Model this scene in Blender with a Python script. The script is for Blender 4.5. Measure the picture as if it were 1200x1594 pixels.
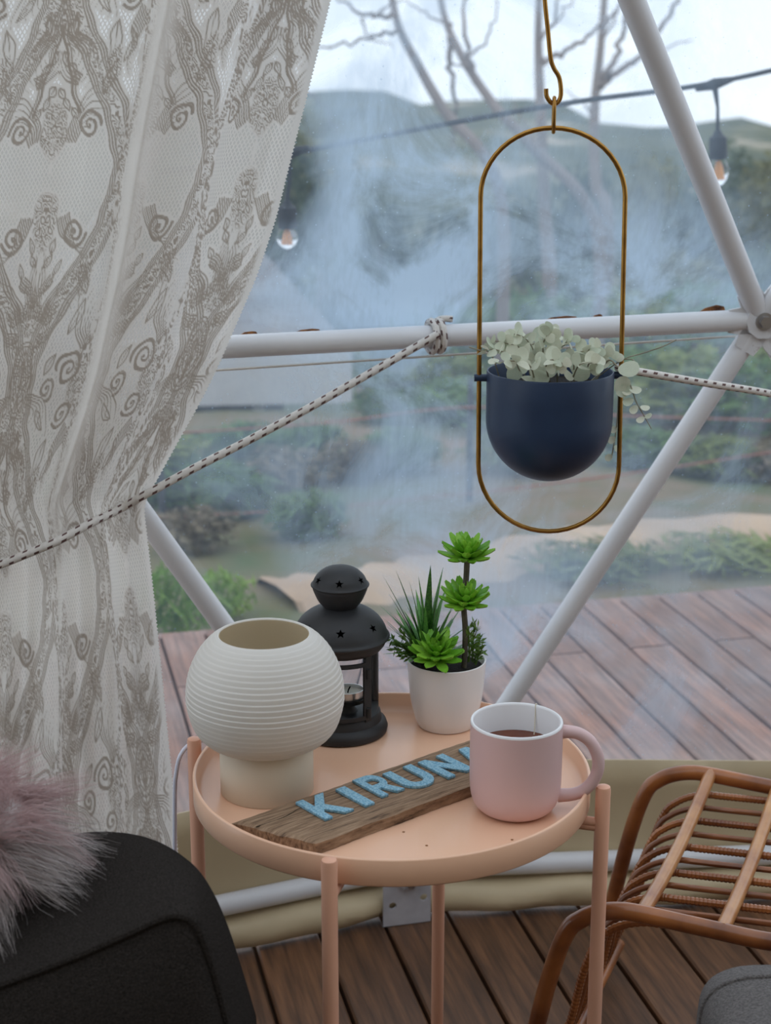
import bpy, bmesh, math, random
import numpy as np
from mathutils import Vector, Matrix, Quaternion

for o in list(bpy.data.objects):
    bpy.data.objects.remove(o, do_unlink=True)
sc = bpy.context.scene
C = sc.collection
PI = math.pi

# ------------------------------------------------------------------ camera
FPX, CH, PITCH = 2500.0, 1.29, math.radians(15.5)
cd = bpy.data.cameras.new('camera')
cam = bpy.data.objects.new('camera', cd)
C.objects.link(cam)
cam.location = (0, 0, CH)
cam.rotation_euler = (PI / 2 - PITCH, 0, 0)
cd.sensor_fit = 'HORIZONTAL'
cd.sensor_width = 36
cd.lens = FPX / 1200 * 36
cd.clip_start, cd.clip_end = 0.05, 800
cd.dof.use_dof = True
cd.dof.focus_distance = 1.84
cd.dof.aperture_fstop = 9
sc.camera = cam

# ------------------------------------------------------------------ sky and exposure
w = bpy.data.worlds.new('overcast_sky')
sc.world = w
w.use_nodes = True
wn, wl = w.node_tree.nodes, w.node_tree.links
wn.clear()
tc = wn.new('ShaderNodeTexCoord')
nz = wn.new('ShaderNodeTexNoise'); nz.inputs['Scale'].default_value = 2.2; nz.inputs['Detail'].default_value = 4
rp = wn.new('ShaderNodeValToRGB')
rp.color_ramp.elements[0].position = 0.3; rp.color_ramp.elements[0].color = (0.68, 0.79, 0.91, 1)
rp.color_ramp.elements[1].position = 0.7; rp.color_ramp.elements[1].color = (0.90, 0.94, 0.98, 1)
bg = wn.new('ShaderNodeBackground'); bg.inputs['Strength'].default_value = 1.35
wo = wn.new('ShaderNodeOutputWorld')
wl.new(tc.outputs['Generated'], nz.inputs['Vector']); wl.new(nz.outputs['Fac'], rp.inputs['Fac'])
wl.new(rp.outputs['Color'], bg.inputs['Color']); wl.new(bg.outputs['Background'], wo.inputs['Surface'])
sc.view_settings.view_transform = 'Standard'
sc.view_settings.look = 'None'
sc.view_settings.gamma = 1
sc.view_settings.use_curve_mapping = False
sc.view_settings.exposure = 0.2
sc.cycles.max_bounces = 12
sc.cycles.transparent_max_bounces = 24

# ------------------------------------------------------------------ pixel helpers (frame 1200 x 1594)
FW = Vector((0, math.cos(PITCH), -math.sin(PITCH)))
UP = Vector((0, math.sin(PITCH), math.cos(PITCH)))
RT = Vector((1, 0, 0))
CAM = Vector((0, 0, CH))
def ray(x, y): return FW + RT * ((x - 600) / FPX) + UP * ((797 - y) / FPX)
def PZ(x, y, z):
    d = ray(x, y); return CAM + d * ((z - CH) / d.z)
def PY(x, y, Y):
    d = ray(x, y); return CAM + d * (Y / d.y)
def PP(x, y, p0, n):
    d = ray(x, y); return CAM + d * ((p0 - CAM).dot(n) / d.dot(n))

# ------------------------------------------------------------------ materials
MATS = {}
def mat(name, col, rough=0.6, metal=0.0, col2=None, scale=20.0, bump=0.0, bscale=None, stretch=None,
        spec=0.5, trans=0.0, ior=1.45, sheen=0.0, lo=0.35, hi=0.65, detail=5, coat=0.0):
    m = bpy.data.materials.new(name); m.use_nodes = True
    n, l = m.node_tree.nodes, m.node_tree.links
    b = n['Principled BSDF']
    b.inputs['Roughness'].default_value = rough; b.inputs['Metallic'].default_value = metal
    b.inputs['Specular IOR Level'].default_value = spec
    b.inputs['Transmission Weight'].default_value = trans; b.inputs['IOR'].default_value = ior
    b.inputs['Sheen Weight'].default_value = sheen; b.inputs['Coat Weight'].default_value = coat
    c1 = (*col, 1); c2 = (*(col2 or [c * 0.9 for c in col]), 1)
    t = n.new('ShaderNodeTexCoord'); mp = n.new('ShaderNodeMapping')
    if stretch: mp.inputs['Scale'].default_value = stretch
    l.new(t.outputs['Object'], mp.inputs['Vector'])
    nz = n.new('ShaderNodeTexNoise'); nz.inputs['Scale'].default_value = scale; nz.inputs['Detail'].default_value = detail
    l.new(mp.outputs['Vector'], nz.inputs['Vector'])
    r = n.new('ShaderNodeValToRGB')
    r.color_ramp.elements[0].position = lo; r.color_ramp.elements[0].color = c2
    r.color_ramp.elements[1].position = hi; r.color_ramp.elements[1].color = c1
    l.new(nz.outputs['Fac'], r.inputs['Fac']); l.new(r.outputs['Color'], b.inputs['Base Color'])
    if bump:
        n2 = n.new('ShaderNodeTexNoise'); n2.inputs['Scale'].default_value = bscale or scale * 4; n2.inputs['Detail'].default_value = 4
        l.new(mp.outputs['Vector'], n2.inputs['Vector'])
        bp = n.new('ShaderNodeBump'); bp.inputs['Strength'].default_value = bump; bp.inputs['Distance'].default_value = 0.004
        l.new(n2.outputs['Fac'], bp.inputs['Height']); l.new(bp.outputs['Normal'], b.inputs['Normal'])
    MATS[name] = m
    return m

def leafmat(name, col, col2, scale=30, tr=0.35, rough=0.45):
    m = bpy.data.materials.new(name); m.use_nodes = True
    n, l = m.node_tree.nodes, m.node_tree.links
    b = n['Principled BSDF']; b.inputs['Roughness'].default_value = rough
    out = n['Material Output']
    t = n.new('ShaderNodeTexCoord'); oi = n.new('ShaderNodeObjectInfo')
    nz = n.new('ShaderNodeTexNoise'); nz.inputs['Scale'].default_value = scale
    l.new(t.outputs['Object'], nz.inputs['Vector'])
    ad = n.new('ShaderNodeMath'); ad.operation = 'MULTIPLY_ADD'; ad.inputs[1].default_value = 0.35
    l.new(oi.outputs['Random'], ad.inputs[0]); l.new(nz.outputs['Fac'], ad.inputs[2])
    r = n.new('ShaderNodeValToRGB')
    r.color_ramp.elements[0].position = 0.4; r.color_ramp.elements[0].color = (*col2, 1)
    r.color_ramp.elements[1].position = 0.85; r.color_ramp.elements[1].color = (*col, 1)
    l.new(ad.outputs[0], r.inputs['Fac']); l.new(r.outputs['Color'], b.inputs['Base Color'])
    ts = n.new('ShaderNodeBsdfTranslucent'); l.new(r.outputs['Color'], ts.inputs['Color'])
    mx = n.new('ShaderNodeMixShader'); mx.inputs[0].default_value = tr
    l.new(b.outputs[0], mx.inputs[1]); l.new(ts.outputs[0], mx.inputs[2]); l.new(mx.outputs[0], out.inputs['Surface'])
    MATS[name] = m
    return m

M = MATS
mat('white_paint', (0.72, 0.72, 0.74), 0.38, col2=(0.66, 0.66, 0.68), scale=6)
mat('hub_paint', (0.66, 0.66, 0.68), 0.5, col2=(0.33, 0.28, 0.24), scale=70, lo=0.30, hi=0.42)
mat('steel', (0.5, 0.5, 0.52), 0.35, 1.0, scale=30)
mat('galv_plate', (0.62, 0.62, 0.66), 0.45, 0.3, col2=(0.5, 0.5, 0.54), scale=25)
mat('rust', (0.32, 0.13, 0.04), 0.9, col2=(0.10, 0.04, 0.02), scale=90, bump=0.6)
mat('brass', (0.46, 0.25, 0.065), 0.32, 1.0, col2=(0.30, 0.155, 0.04), scale=40)
mat('navy', (0.016, 0.036, 0.082), 0.42, col2=(0.014, 0.031, 0.072), scale=30)
mat('soil', (0.02, 0.014, 0.01), 0.95, col2=(0.008, 0.006, 0.005), scale=160, bump=1.0)
mat('peach', (0.82, 0.50, 0.335), 0.30, col2=(0.79, 0.47, 0.31), scale=8, coat=0.15)
mat('peach_leg', (0.74, 0.40, 0.27), 0.4, col2=(0.70, 0.37, 0.25), scale=8)
mat('lamp_white', (0.82, 0.81, 0.79), 0.55, col2=(0.80, 0.79, 0.77), scale=12)
mat('lamp_cream', (0.66, 0.58, 0.46), 0.6, col2=(0.64, 0.56, 0.445), scale=12)
mat('cord_white', (0.74, 0.74, 0.84), 0.5)
mat('lantern_black', (0.017, 0.017, 0.019), 0.55, col2=(0.024, 0.023, 0.023), scale=30, bump=0.05)
mat('wick_black', (0.006, 0.006, 0.006), 1.0, spec=0.0)
mat('dark_grain', (0.035, 0.022, 0.013), 0.95)
mat('glass', (0.96, 0.98, 0.98), 0.02, trans=1.0, ior=1.05)
mat('tin', (0.75, 0.75, 0.77), 0.3, 1.0)
mat('wax', (0.75, 0.70, 0.6), 0.5)
mat('pot_white', (0.80, 0.77, 0.76), 0.22, col2=(0.79, 0.76, 0.75), scale=8)
mat('mug_pink', (0.66, 0.46, 0.455), 0.42, col2=(0.645, 0.45, 0.445), scale=10)
mat('mug_inner', (0.80, 0.79, 0.80), 0.25, col2=(0.79, 0.78, 0.79), scale=10)
mat('tea', (0.16, 0.035, 0.008), 0.05, col2=(0.12, 0.025, 0.006), scale=20)
mat('string', (0.72, 0.66, 0.52), 0.9)
mat('letter_blue', (0.13, 0.31, 0.44), 0.75, col2=(0.30, 0.49, 0.58), scale=420, lo=0.42, hi=0.62, bump=0.3, bscale=500)
mat('wire_red', (0.36, 0.13, 0.09), 0.7)
mat('dark_post', (0.055, 0.06, 0.07), 0.8)
mat('cable_black', (0.02, 0.022, 0.028), 0.7)
mat('bulb_glass', (0.95, 0.97, 1.0), 0.02, trans=1.0, ior=1.12)
mat('filament', (0.85, 0.38, 0.10), 0.5)
mat('rattan', (0.42, 0.145, 0.040), 0.30, col2=(0.13, 0.036, 0.012), scale=14, stretch=(1, 1, 1), coat=0.3, lo=0.3, hi=0.7)
mat('rattan_light', (0.58, 0.28, 0.095), 0.34, col2=(0.30, 0.10, 0.03), scale=16, coat=0.3, lo=0.3, hi=0.7)
mat('rattan_dark', (0.30, 0.105, 0.035), 0.42, col2=(0.14, 0.045, 0.018), scale=18, coat=0.2, lo=0.3, hi=0.7)
mat('velvet', (0.048, 0.041, 0.037), 1.0, col2=(0.022, 0.019, 0.017), scale=700, bump=1.0, bscale=600, sheen=0.0, spec=0.0)
mat('grey_weave', (0.17, 0.152, 0.145), 1.0, col2=(0.085, 0.075, 0.072), scale=420, bump=0.9, bscale=600, sheen=0.15, spec=0.05)
mat('skirt', (0.56, 0.45, 0.285), 0.55, col2=(0.49, 0.39, 0.245), scale=5, bump=0.35, bscale=7)
mat('floor_wood', (0.185, 0.083, 0.037), 0.5, col2=(0.085, 0.038, 0.018), scale=7, stretch=(9, 0.9, 1), bump=0.35, bscale=20, lo=0.3, hi=0.7)
mat('floor_gap', (0.11, 0.07, 0.045), 0.95)
mat('stem_brown', (0.10, 0.085, 0.06), 0.8, col2=(0.05, 0.04, 0.03), scale=80)
mat('fascia', (0.60, 0.60, 0.62), 0.7, col2=(0.50, 0.50, 0.52), scale=1.5)
mat('shed_dark', (0.15, 0.145, 0.145), 0.8)
mat('shed_roof', (0.24, 0.23, 0.23), 0.8, col2=(0.17, 0.165, 0.17), scale=3)
mat('bark', (0.33, 0.27, 0.24), 0.9, col2=(0.20, 0.165, 0.15), scale=3, stretch=(1, 1, 0.3))
mat('path', (0.50, 0.37, 0.26), 0.95, col2=(0.38, 0.27, 0.19), scale=2)
mat('fabric_cover', (0.80, 0.76, 0.70), 0.8)
leafmat('sage', (0.72, 0.72, 0.58), (0.48, 0.55, 0.42), 60, 0.25, 0.6)
leafmat('sage_stem', (0.30, 0.27, 0.20), (0.20, 0.18, 0.12), 60, 0.0, 0.8)
leafmat('succulent', (0.36, 0.68, 0.07), (0.12, 0.40, 0.02), 45, 0.25, 0.35)
leafmat('aloe', (0.12, 0.33, 0.06), (0.03, 0.13, 0.025), 40, 0.15, 0.4)
leafmat('sprig', (0.16, 0.28, 0.045), (0.07, 0.15, 0.02), 90, 0.2, 0.5)
leafmat('bush_a', (0.16, 0.27, 0.075), (0.055, 0.115, 0.035), 2.5, 0.3, 0.7)
leafmat('bush_b', (0.26, 0.31, 0.085), (0.10, 0.14, 0.04), 2.5, 0.3, 0.7)
leafmat('bush_c', (0.20, 0.16, 0.10), (0.09, 0.075, 0.045), 2.5, 0.2, 0.7)
leafmat('grass_tuft', (0.28, 0.42, 0.06), (0.10, 0.22, 0.03), 3, 0.3, 0.6)
leafmat('tree_dark', (0.13, 0.165, 0.09), (0.06, 0.085, 0.05), 0.6, 0.2, 0.8)
leafmat('tree_olive', (0.24, 0.235, 0.11), (0.11, 0.12, 0.06), 0.6, 0.2, 0.8)

def deckmat():
    m = mat('deck_wood', (0.31, 0.145, 0.092), 0.5, col2=(0.16, 0.07, 0.044), scale=5, stretch=(5, 0.9, 1), bump=0.2, bscale=14, lo=0.3, hi=0.7)
    n, l = m.node_tree.nodes, m.node_tree.links
    b = n['Principled BSDF']
    # weathered silver grey blotches (worn timber)
    t = n.new('ShaderNodeTexCoord'); nz = n.new('ShaderNodeTexNoise'); nz.inputs['Scale'].default_value = 3.2; nz.inputs['Detail'].default_value = 7
    l.new(t.outputs['Object'], nz.inputs['Vector'])
    r = n.new('ShaderNodeValToRGB'); r.color_ramp.elements[0].position = 0.44; r.color_ramp.elements[1].position = 0.62
    l.new(nz.outputs['Fac'], r.inputs['Fac'])
    mx = n.new('ShaderNodeMixRGB'); mx.inputs[2].default_value = (0.28, 0.18, 0.15, 1)
    src = b.inputs['Base Color'].links[0].from_socket
    l.new(r.outputs['Color'], mx.inputs[0]); l.new(src, mx.inputs[1]); l.new(mx.outputs[0], b.inputs['Base Color'])
deckmat()

def plank_tone(name, lo, hi):
    m = M[name]; n, l = m.node_tree.nodes, m.node_tree.links; b = n['Principled BSDF']
    oi = n.new('ShaderNodeObjectInfo'); mr = n.new('ShaderNodeMapRange'); mr.inputs['To Min'].default_value = lo; mr.inputs['To Max'].default_value = hi
    l.new(oi.outputs['Random'], mr.inputs['Value'])
    hs = n.new('ShaderNodeHueSaturation'); src = b.inputs['Base Color'].links[0].from_socket
    l.new(mr.outputs[0], hs.inputs['Value']); l.new(src, hs.inputs['Color']); l.new(hs.outputs[0], b.inputs['Base Color'])
    # fine grain streaks and small knots
    t = n.new('ShaderNodeTexCoord'); mp = n.new('ShaderNodeMapping'); mp.inputs['Scale'].default_value = (60, 3, 1); l.new(t.outputs['Object'], mp.inputs[0])
    ad = n.new('ShaderNodeVectorMath'); l.new(mp.outputs[0], ad.inputs[0]); cb = n.new('ShaderNodeCombineXYZ')
    ml = n.new('ShaderNodeMath'); ml.operation = 'MULTIPLY'; ml.inputs[1].default_value = 40; l.new(oi.outputs['Random'], ml.inputs[0]); l.new(ml.outputs[0], cb.inputs[2]); l.new(cb.outputs[0], ad.inputs[1])
    nz = n.new('ShaderNodeTexNoise'); nz.inputs['Scale'].default_value = 1.6; nz.inputs['Detail'].default_value = 8; nz.inputs['Roughness'].default_value = .65; l.new(ad.outputs[0], nz.inputs['Vector'])
    r = n.new('ShaderNodeMapRange'); r.inputs['From Min'].default_value = .3; r.inputs['From Max'].default_value = .62; r.inputs['To Min'].default_value = .45; r.inputs['To Max'].default_value = 1.12
    l.new(nz.outputs['Fac'], r.inputs['Value'])
    h2 = n.new('ShaderNodeHueSaturation'); l.new(r.outputs[0], h2.inputs['Value']); l.new(hs.outputs[0], h2.inputs['Color']); l.new(h2.outputs[0], b.inputs['Base Color'])
plank_tone('floor_wood', .8, 1.2); plank_tone('deck_wood', .82, 1.2)
def boardmat():
    m = bpy.data.materials.new('old_board'); m.use_nodes = True
    n, l = m.node_tree.nodes, m.node_tree.links
    b = n['Principled BSDF']; b.inputs['Roughness'].default_value = 0.8
    t = n.new('ShaderNodeTexCoord'); mp = n.new('ShaderNodeMapping'); mp.inputs['Scale'].default_value = (12, 190, 80)
    l.new(t.outputs['Object'], mp.inputs['Vector'])
    nz = n.new('ShaderNodeTexNoise'); nz.inputs['Scale'].default_value = 1.5; nz.inputs['Detail'].default_value = 9; nz.inputs['Roughness'].default_value = 0.7
    l.new(mp.outputs['Vector'], nz.inputs['Vector'])
    r = n.new('ShaderNodeValToRGB')
    e = r.color_ramp.elements
    e[0].position = 0.33; e[0].color = (0.040, 0.022, 0.012, 1)
    e[1].position = 0.70; e[1].color = (0.40, 0.27, 0.17, 1)
    x = e.new(0.46); x.color = (0.21, 0.125, 0.07, 1)
    l.new(nz.outputs['Fac'], r.inputs['Fac']); l.new(r.outputs['Color'], b.inputs['Base Color'])
    bp = n.new('ShaderNodeBump'); bp.inputs['Strength'].default_value = 0.6; bp.inputs['Distance'].default_value = 0.002
    l.new(nz.outputs['Fac'], bp.inputs['Height']); l.new(bp.outputs['Normal'], b.inputs['Normal'])
    M['old_board'] = m
boardmat()

leafmat('lamp_lining', (0.86, 0.77, 0.60), (0.84, 0.75, 0.58), 12, 0.6, 0.7)
leafmat('lamp_opal', (0.90, 0.88, 0.85), (0.88, 0.86, 0.83), 12, 0.5, 0.5)
def ropemat():
    m = mat('rope', (0.70, 0.66, 0.62), 0.9, col2=(0.62, 0.58, 0.54), scale=200)
    n, l = m.node_tree.nodes, m.node_tree.links
    b = n['Principled BSDF']; src = b.inputs['Base Color'].links[0].from_socket
    uv = n.new('ShaderNodeUVMap')
    sp = n.new('ShaderNodeSeparateXYZ'); l.new(uv.outputs[0], sp.inputs[0])
    # braid flecks: dark picks spaced along the rope
    def math_(op, a, bb, c=None):
        q = n.new('ShaderNodeMath'); q.operation = op
        for i, v in enumerate((a, bb, c)):
            if v is None: continue
            if isinstance(v, (int, float)): q.inputs[i].default_value = v
            else: l.new(v, q.inputs[i])
        return q.outputs[0]
    fu = math_('FRACT', math_('MULTIPLY_ADD', sp.outputs[0], 55.0, math_('MULTIPLY', sp.outputs[1], 1.0)), 0)
    fv = math_('FRACT', math_('MULTIPLY', sp.outputs[1], 4.0), 0)
    mk = math_('MULTIPLY', math_('LESS_THAN', fu, 0.38), math_('LESS_THAN', fv, 0.42))
    mx = n.new('ShaderNodeMixRGB'); mx.inputs[2].default_value = (0.12, 0.065, 0.06, 1)
    l.new(mk, mx.inputs[0]); l.new(src, mx.inputs[1]); l.new(mx.outputs[0], b.inputs['Base Color'])
ropemat()

def pvcmat():
    m = bpy.data.materials.new('clear_vinyl'); m.use_nodes = True
    n, l = m.node_tree.nodes, m.node_tree.links
    n.clear()
    out = n.new('ShaderNodeOutputMaterial')
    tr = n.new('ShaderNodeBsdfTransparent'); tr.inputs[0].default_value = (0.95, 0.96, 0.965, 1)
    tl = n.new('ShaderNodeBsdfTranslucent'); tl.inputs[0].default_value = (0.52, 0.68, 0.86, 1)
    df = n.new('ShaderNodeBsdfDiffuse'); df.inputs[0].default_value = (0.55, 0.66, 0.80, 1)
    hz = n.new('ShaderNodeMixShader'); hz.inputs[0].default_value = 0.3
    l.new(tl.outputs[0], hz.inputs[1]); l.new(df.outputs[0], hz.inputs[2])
    at = n.new('ShaderNodeAttribute'); at.attribute_name = 'fog_refl'  # haze mask: vinyl fogging together with sky reflections painted in
    t = n.new('ShaderNodeTexCoord')
    nz = n.new('ShaderNodeTexNoise'); nz.inputs['Scale'].default_value = 5.0; nz.inputs['Detail'].default_value = 8; nz.inputs['Roughness'].default_value = 0.6
    nz.inputs['Distortion'].default_value = 0.8
    l.new(t.outputs['Object'], nz.inputs['Vector'])
    mp = n.new('ShaderNodeMapping'); mp.inputs['Scale'].default_value = (150, 150, 7)
    l.new(t.outputs['Object'], mp.inputs['Vector'])
    n2 = n.new('ShaderNodeTexNoise'); n2.inputs['Scale'].default_value = 1.0; n2.inputs['Detail'].default_value = 4
    l.new(mp.outputs['Vector'], n2.inputs['Vector'])
    vo = n.new('ShaderNodeTexVoronoi'); vo.inputs['Scale'].default_value = 75
    l.new(t.outputs['Object'], vo.inputs['Vector'])
    def mth(op, a, b, c=None, clamp=False):
        q = n.new('ShaderNodeMath'); q.operation = op; q.use_clamp = clamp
        for i, v in enumerate((a, b, c)):
            if v is None: continue
            if isinstance(v, (int, float)): q.inputs[i].default_value = v
            else: l.new(v, q.inputs[i])
        return q.outputs[0]
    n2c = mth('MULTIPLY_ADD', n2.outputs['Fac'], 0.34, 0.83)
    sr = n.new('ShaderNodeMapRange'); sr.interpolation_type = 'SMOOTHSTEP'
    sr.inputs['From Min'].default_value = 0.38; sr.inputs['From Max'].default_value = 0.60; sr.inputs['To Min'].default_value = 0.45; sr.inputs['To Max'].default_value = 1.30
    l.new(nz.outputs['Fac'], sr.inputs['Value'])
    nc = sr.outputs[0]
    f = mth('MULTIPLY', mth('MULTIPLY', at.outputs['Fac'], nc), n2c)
    # dried water spots
    sp = mth('MULTIPLY', mth('LESS_THAN', vo.outputs['Distance'], 0.085), 0.22)
    f = mth('ADD', f, sp, None, True)
    f = mth('MINIMUM', f, 0.86)
    mx = n.new('ShaderNodeMixShader')
    l.new(f, mx.inputs[0]); l.new(tr.outputs[0], mx.inputs[1]); l.new(hz.outputs[0], mx.inputs[2])
    gl = n.new('ShaderNodeBsdfGlossy'); gl.inputs['Roughness'].default_value = 0.12
    mp3 = n.new('ShaderNodeMapping'); mp3.inputs['Scale'].default_value = (4, 4, 2)
    l.new(t.outputs['Object'], mp3.inputs['Vector'])
    n3 = n.new('ShaderNodeTexNoise'); n3.inputs['Scale'].default_value = 2.0
    l.new(mp3.outputs['Vector'], n3.inputs['Vector'])
    bp = n.new('ShaderNodeBump'); bp.inputs['Strength'].default_value = 0.4; bp.inputs['Distance'].default_value = 0.01
    l.new(n3.outputs['Fac'], bp.inputs['Height']); l.new(bp.outputs['Normal'], gl.inputs['Normal'])
    m2 = n.new('ShaderNodeMixShader'); m2.inputs[0].default_value = 0.04
    l.new(mx.outputs[0], m2.inputs[1]); l.new(gl.outputs[0], m2.inputs[2])
    l.new(m2.outputs[0], out.inputs['Surface'])
    M['clear_vinyl'] = m
pvcmat()

def covermat():
    m = bpy.data.materials.new('dome_cover'); m.use_nodes = True
    n, l = m.node_tree.nodes, m.node_tree.links
    n.clear(); out = n.new('ShaderNodeOutputMaterial')
    t = n.new('ShaderNodeTexCoord'); nz = n.new('ShaderNodeTexNoise'); nz.inputs['Scale'].default_value = 3
    l.new(t.outputs['Object'], nz.inputs['Vector'])
    r = n.new('ShaderNodeValToRGB'); r.color_ramp.elements[0].color = (0.49, 0.39, 0.245, 1); r.color_ramp.elements[1].color = (0.56, 0.45, 0.285, 1)
    l.new(nz.outputs['Fac'], r.inputs['Fac'])
    d = n.new('ShaderNodeBsdfDiffuse'); tl = n.new('ShaderNodeBsdfTranslucent')
    l.new(r.outputs[0], d.inputs[0]); l.new(r.outputs[0], tl.inputs[0])
    mx = n.new('ShaderNodeMixShader'); mx.inputs[0].default_value = 0.16
    l.new(d.outputs[0], mx.inputs[1]); l.new(tl.outputs[0], mx.inputs[2]); l.new(mx.outputs[0], out.inputs[0])
    M['dome_cover'] = m
covermat()

def lacemat():
    m = bpy.data.materials.new('lace'); m.use_nodes = True
    n, l = m.node_tree.nodes, m.node_tree.links
    n.clear(); out = n.new('ShaderNodeOutputMaterial')
    at = n.new('ShaderNodeAttribute'); at.attribute_name = 'lace'
    sep = n.new('ShaderNodeSeparateColor'); l.new(at.outputs['Color'], sep.inputs[0])
    uv = n.new('ShaderNodeUVMap'); sx = n.new('ShaderNodeSeparateXYZ'); l.new(uv.outputs[0], sx.inputs[0])
    def mth(op, a, b=None, c=None, clamp=False):
        q = n.new('ShaderNodeMath'); q.operation = op; q.use_clamp = clamp
        for i, v in enumerate((a, b, c)):
            if v is None: continue
            if isinstance(v, (int, float)): q.inputs[i].default_value = v
            else: l.new(v, q.inputs[i])
        return q.outputs[0]
    # diamond net ground
    a = mth('ADD', mth('MULTIPLY', sx.outputs[0], 130.0), mth('MULTIPLY', sx.outputs[1], 85.0))
    b = mth('SUBTRACT', mth('MULTIPLY', sx.outputs[0], 130.0), mth('MULTIPLY', sx.outputs[1], 85.0))
    fa = mth('ABSOLUTE', mth('SUBTRACT', mth('FRACT', a), 0.5)); fb = mth('ABSOLUTE', mth('SUBTRACT', mth('FRACT', b), 0.5))
    hole = mth('MULTIPLY', mth('LESS_THAN', fa, 0.33), mth('LESS_THAN', fb, 0.33))
    hole = mth('MULTIPLY', hole, sep.outputs[1])        # G: net area
    c = n.new('ShaderNodeMixRGB'); c.inputs[1].default_value = (0.90, 0.87, 0.83, 1); c.inputs[2].default_value = (0.50, 0.44, 0.385, 1)
    l.new(sep.outputs[0], c.inputs[0])                   # R: raised thread
    d = n.new('ShaderNodeBsdfDiffuse'); tl = n.new('ShaderNodeBsdfTranslucent')
    l.new(c.outputs[0], d.inputs[0]); l.new(c.outputs[0], tl.inputs[0])
    bp = n.new('ShaderNodeBump'); bp.inputs['Strength'].default_value = 0.5; bp.inputs['Distance'].default_value = 0.002
    l.new(sep.outputs[0], bp.inputs['Height']); l.new(bp.outputs[0], d.inputs['Normal'])
    mx = n.new('ShaderNodeMixShader')
    l.new(mth('MULTIPLY_ADD', sep.outputs[0], -0.12, 0.36), mx.inputs[0])
    l.new(d.outputs[0], mx.inputs[1]); l.new(tl.outputs[0], mx.inputs[2])
    tr = n.new('ShaderNodeBsdfTransparent')
    m2 = n.new('ShaderNodeMixShader'); l.new(mth('MULTIPLY', hole, 0.24), m2.inputs[0])
    l.new(mx.outputs[0], m2.inputs[1]); l.new(tr.outputs[0], m2.inputs[2]); l.new(m2.outputs[0], out.inputs[0])
    M['lace'] = m
lacemat()

def hillmat():
    m = bpy.data.materials.new('hillside'); m.use_nodes = True
    n, l = m.node_tree.nodes, m.node_tree.links
    b = n['Principled BSDF']; b.inputs['Roughness'].default_value = 0.95
    t = n.new('ShaderNodeTexCoord')
    nz = n.new('ShaderNodeTexNoise'); nz.inputs['Scale'].default_value = 0.06; nz.inputs['Detail'].default_value = 9; nz.inputs['Roughness'].default_value = 0.65
    l.new(t.outputs['Object'], nz.inputs['Vector'])
    r = n.new('ShaderNodeValToRGB'); e = r.color_ramp.elements
    e[0].position = 0.40; e[0].color = (0.055, 0.075, 0.055, 1)
    e[1].position = 0.68; e[1].color = (0.44, 0.38, 0.30, 1)
    x = e.new(0.56); x.color = (0.11, 0.125, 0.075, 1)
    l.new(nz.outputs['Fac'], r.inputs['Fac']); l.new(r.outputs[0], b.inputs['Base Color'])
    M['hillside'] = m
    m = bpy.data.materials.new('garden_ground'); m.use_nodes = True
    n, l = m.node_tree.nodes, m.node_tree.links
    b = n['Principled BSDF']; b.inputs['Roughness'].default_value = 0.95
    t = n.new('ShaderNodeTexCoord')
    nz = n.new('ShaderNodeTexNoise'); nz.inputs['Scale'].default_value = 1.3; nz.inputs['Detail'].default_value = 8
    l.new(t.outputs['Object'], nz.inputs['Vector'])
    r = n.new('ShaderNodeValToRGB'); e = r.color_ramp.elements
    e[0].position = 0.32; e[0].color = (0.07, 0.11, 0.04, 1)
    e[1].position = 0.68; e[1].color = (0.24, 0.16, 0.11, 1)
    x = e.new(0.5); x.color = (0.15, 0.13, 0.07, 1)
    l.new(nz.outputs['Fac'], r.inputs['Fac']); l.new(r.outputs[0], b.inputs['Base Color'])
    M['garden_ground'] = m
hillmat()

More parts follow.
